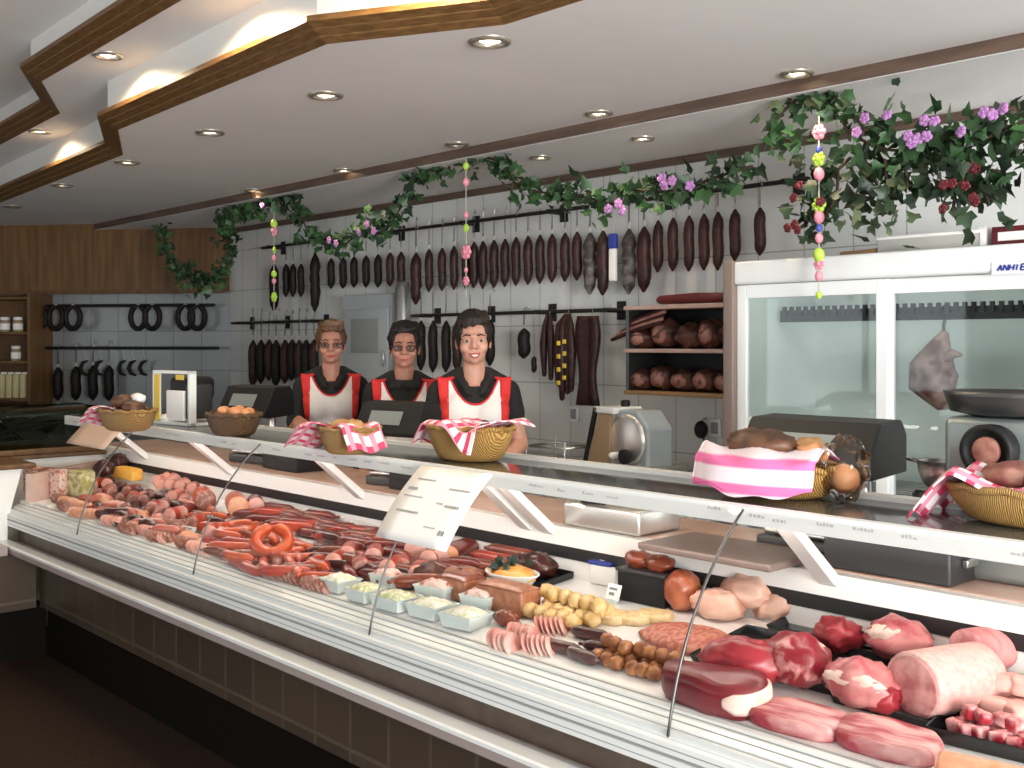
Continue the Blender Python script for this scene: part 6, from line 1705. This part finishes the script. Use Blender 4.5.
for i, (px, py) in enumerate(((104, 484), (118, 476), (140, 474))): blob('dark smoked ham piece at the back left behind the orange block, %s of three' % ('left', 'middle', 'right')[i], 'smoked_ham', 'ham', px, py + 4, (.07, .05, .045), 'sausage_deep', i, 0, .06)
tray('black tray near the glass at the left of the display', 134, 527, .26, .10, .0, h=.02)
for i, (px, py) in enumerate(((122, 522), (136, 527), (148, 531))): blob('black pudding lump on the black tray at the left, %s of three' % ('left', 'middle', 'right')[i], 'black_pudding', 'black pudding', px, py, (.055, .035, .024), 'sausage_deep', i + 4, .1, .006)
for i, (px, py) in enumerate(((68, 506), (78, 509), (88, 512))): slices('orange-pink cold cuts near the glass at the far left, %s of three' % ('left', 'middle', 'right')[i], px, py, 6, .034, 'cut_orange', .016, .1)
for i, (px, py) in enumerate(((96, 515), (106, 519))): sausage('bright red sausage near the glass at the far left, %s of two' % ('left', 'right')[i], px, py, .14, .02, .3, 'petal_red' if i else 'sausage_red', .2, 0)
for i, (px, py) in enumerate(((165, 524), (175, 529), (168, 536))): slices('greyish-pink cold cuts behind the white card at the left, %s portion' % ('rear', 'middle', 'front')[i], px, py, 7, .034, 'cut_brown' if i == 1 else 'cut_ham', .016, .2)
for i, (px, py) in enumerate(((150, 535), (160, 541), (190, 545), (200, 552))): slices('pink cold cuts near the glass at the left, %s of four' % ('leftmost', 'second', 'third', 'rightmost')[i], px, py, 7, .030, 'cut_pink' if i % 2 else 'cut_ham', .015, .15)
card('white price card standing in the cold cuts at the left', 186, 537, .10, .032, .15)

# ---- the layer of sausages that fills the left half of the deck
def fill(n, px0, px1, y0, y1, mats_, label, group, kinds, seed, L=.15, r=.018):
    rnd = random.Random(seed)
    for i in range(n):
        q = (i + rnd.random()) / n; px = px0 + (px1 - px0) * q
        lo_, hi_ = y0[0] + (y0[1] - y0[0]) * q, y1[0] + (y1[1] - y1[0]) * q
        py = lo_ + (hi_ - lo_) * ((i * .618) % 1)
        m = mats_[i % len(mats_)]
        k = kinds[i % len(kinds)]
        c_ = CW[m]
        if k == 's': sausage(label % (c_ + ' sausage'), px, py, L * rnd.uniform(.8, 1.1), r * rnd.uniform(.9, 1.1), rnd.uniform(-.7, .7), m, rnd.uniform(-.5, .9), rnd.uniform(0, .02), group=c_ + ' sausages, ' + group)
        elif k == 'c': logcut(label % (c_ + ' cut sausage piece'), px, py, L * .7, r * 1.5, m, rnd.choice(('cut_pink', 'cut_brown', 'cut_ham')), rnd.uniform(.5, 1.4), rnd.uniform(0, .02), group=c_ + ' cut pieces, ' + group)
        else:
            m = rnd.choice(('cut_brown', 'cut_ham', 'cut_pink', 'cut_orange')); c_ = CW[m]
            slices(label % ('portion of %s cold cuts' % c_), px, py, 7, .032, m, .016, rnd.uniform(-.2, .6), 0, group=c_ + ' cold cuts, ' + group)
fill(34, 205, 330, (522, 560), (560, 594), ('sausage_orange', 'sausage_red', 'sausage_orange', 'sausage_brown'), '%s lying in the lower layer around the ring sausages', 'layer around the ring sausages', 'ssss', 2, .15, .0185)
fill(30, 250, 400, (508, 545), (526, 566), ('sausage_red', 'sausage_wine', 'sausage_brown', 'sausage_wine'), '%s in the rear layer left of the menu sheet', 'rear layer left of the menu sheet', 'sss', 3, .16, .021)
fill(30, 320, 425, (556, 578), (572, 596), ('sausage_wine', 'sausage_brown', 'sausage_deep', 'sausage_red'), '%s in the layer behind the salad tubs', 'layer behind the salad tubs', 'sssc', 4, .14, .021)
fill(34, 85, 215, (484, 512), (512, 556), ('sausage_wine', 'sausage_pink', 'sausage_red', 'sausage_deep', 'sausage_orange'), '%s in the mixed layer at the left of the display', 'mixed layer at the left', 'cscsp', 5, .13, .020)
fill(16, 55, 200, (501, 541), (509, 556), ('sausage_red',), '%s along the glass at the left end', 'cold cuts along the glass at the left', 'p', 6)
fill(14, 418, 478, (562, 572), (588, 602), ('sausage_brown', 'sausage_wine', 'terrine'), '%s in the layer between the terrines and dishes', 'layer between the terrines', 'ssc', 7, .13, .021)
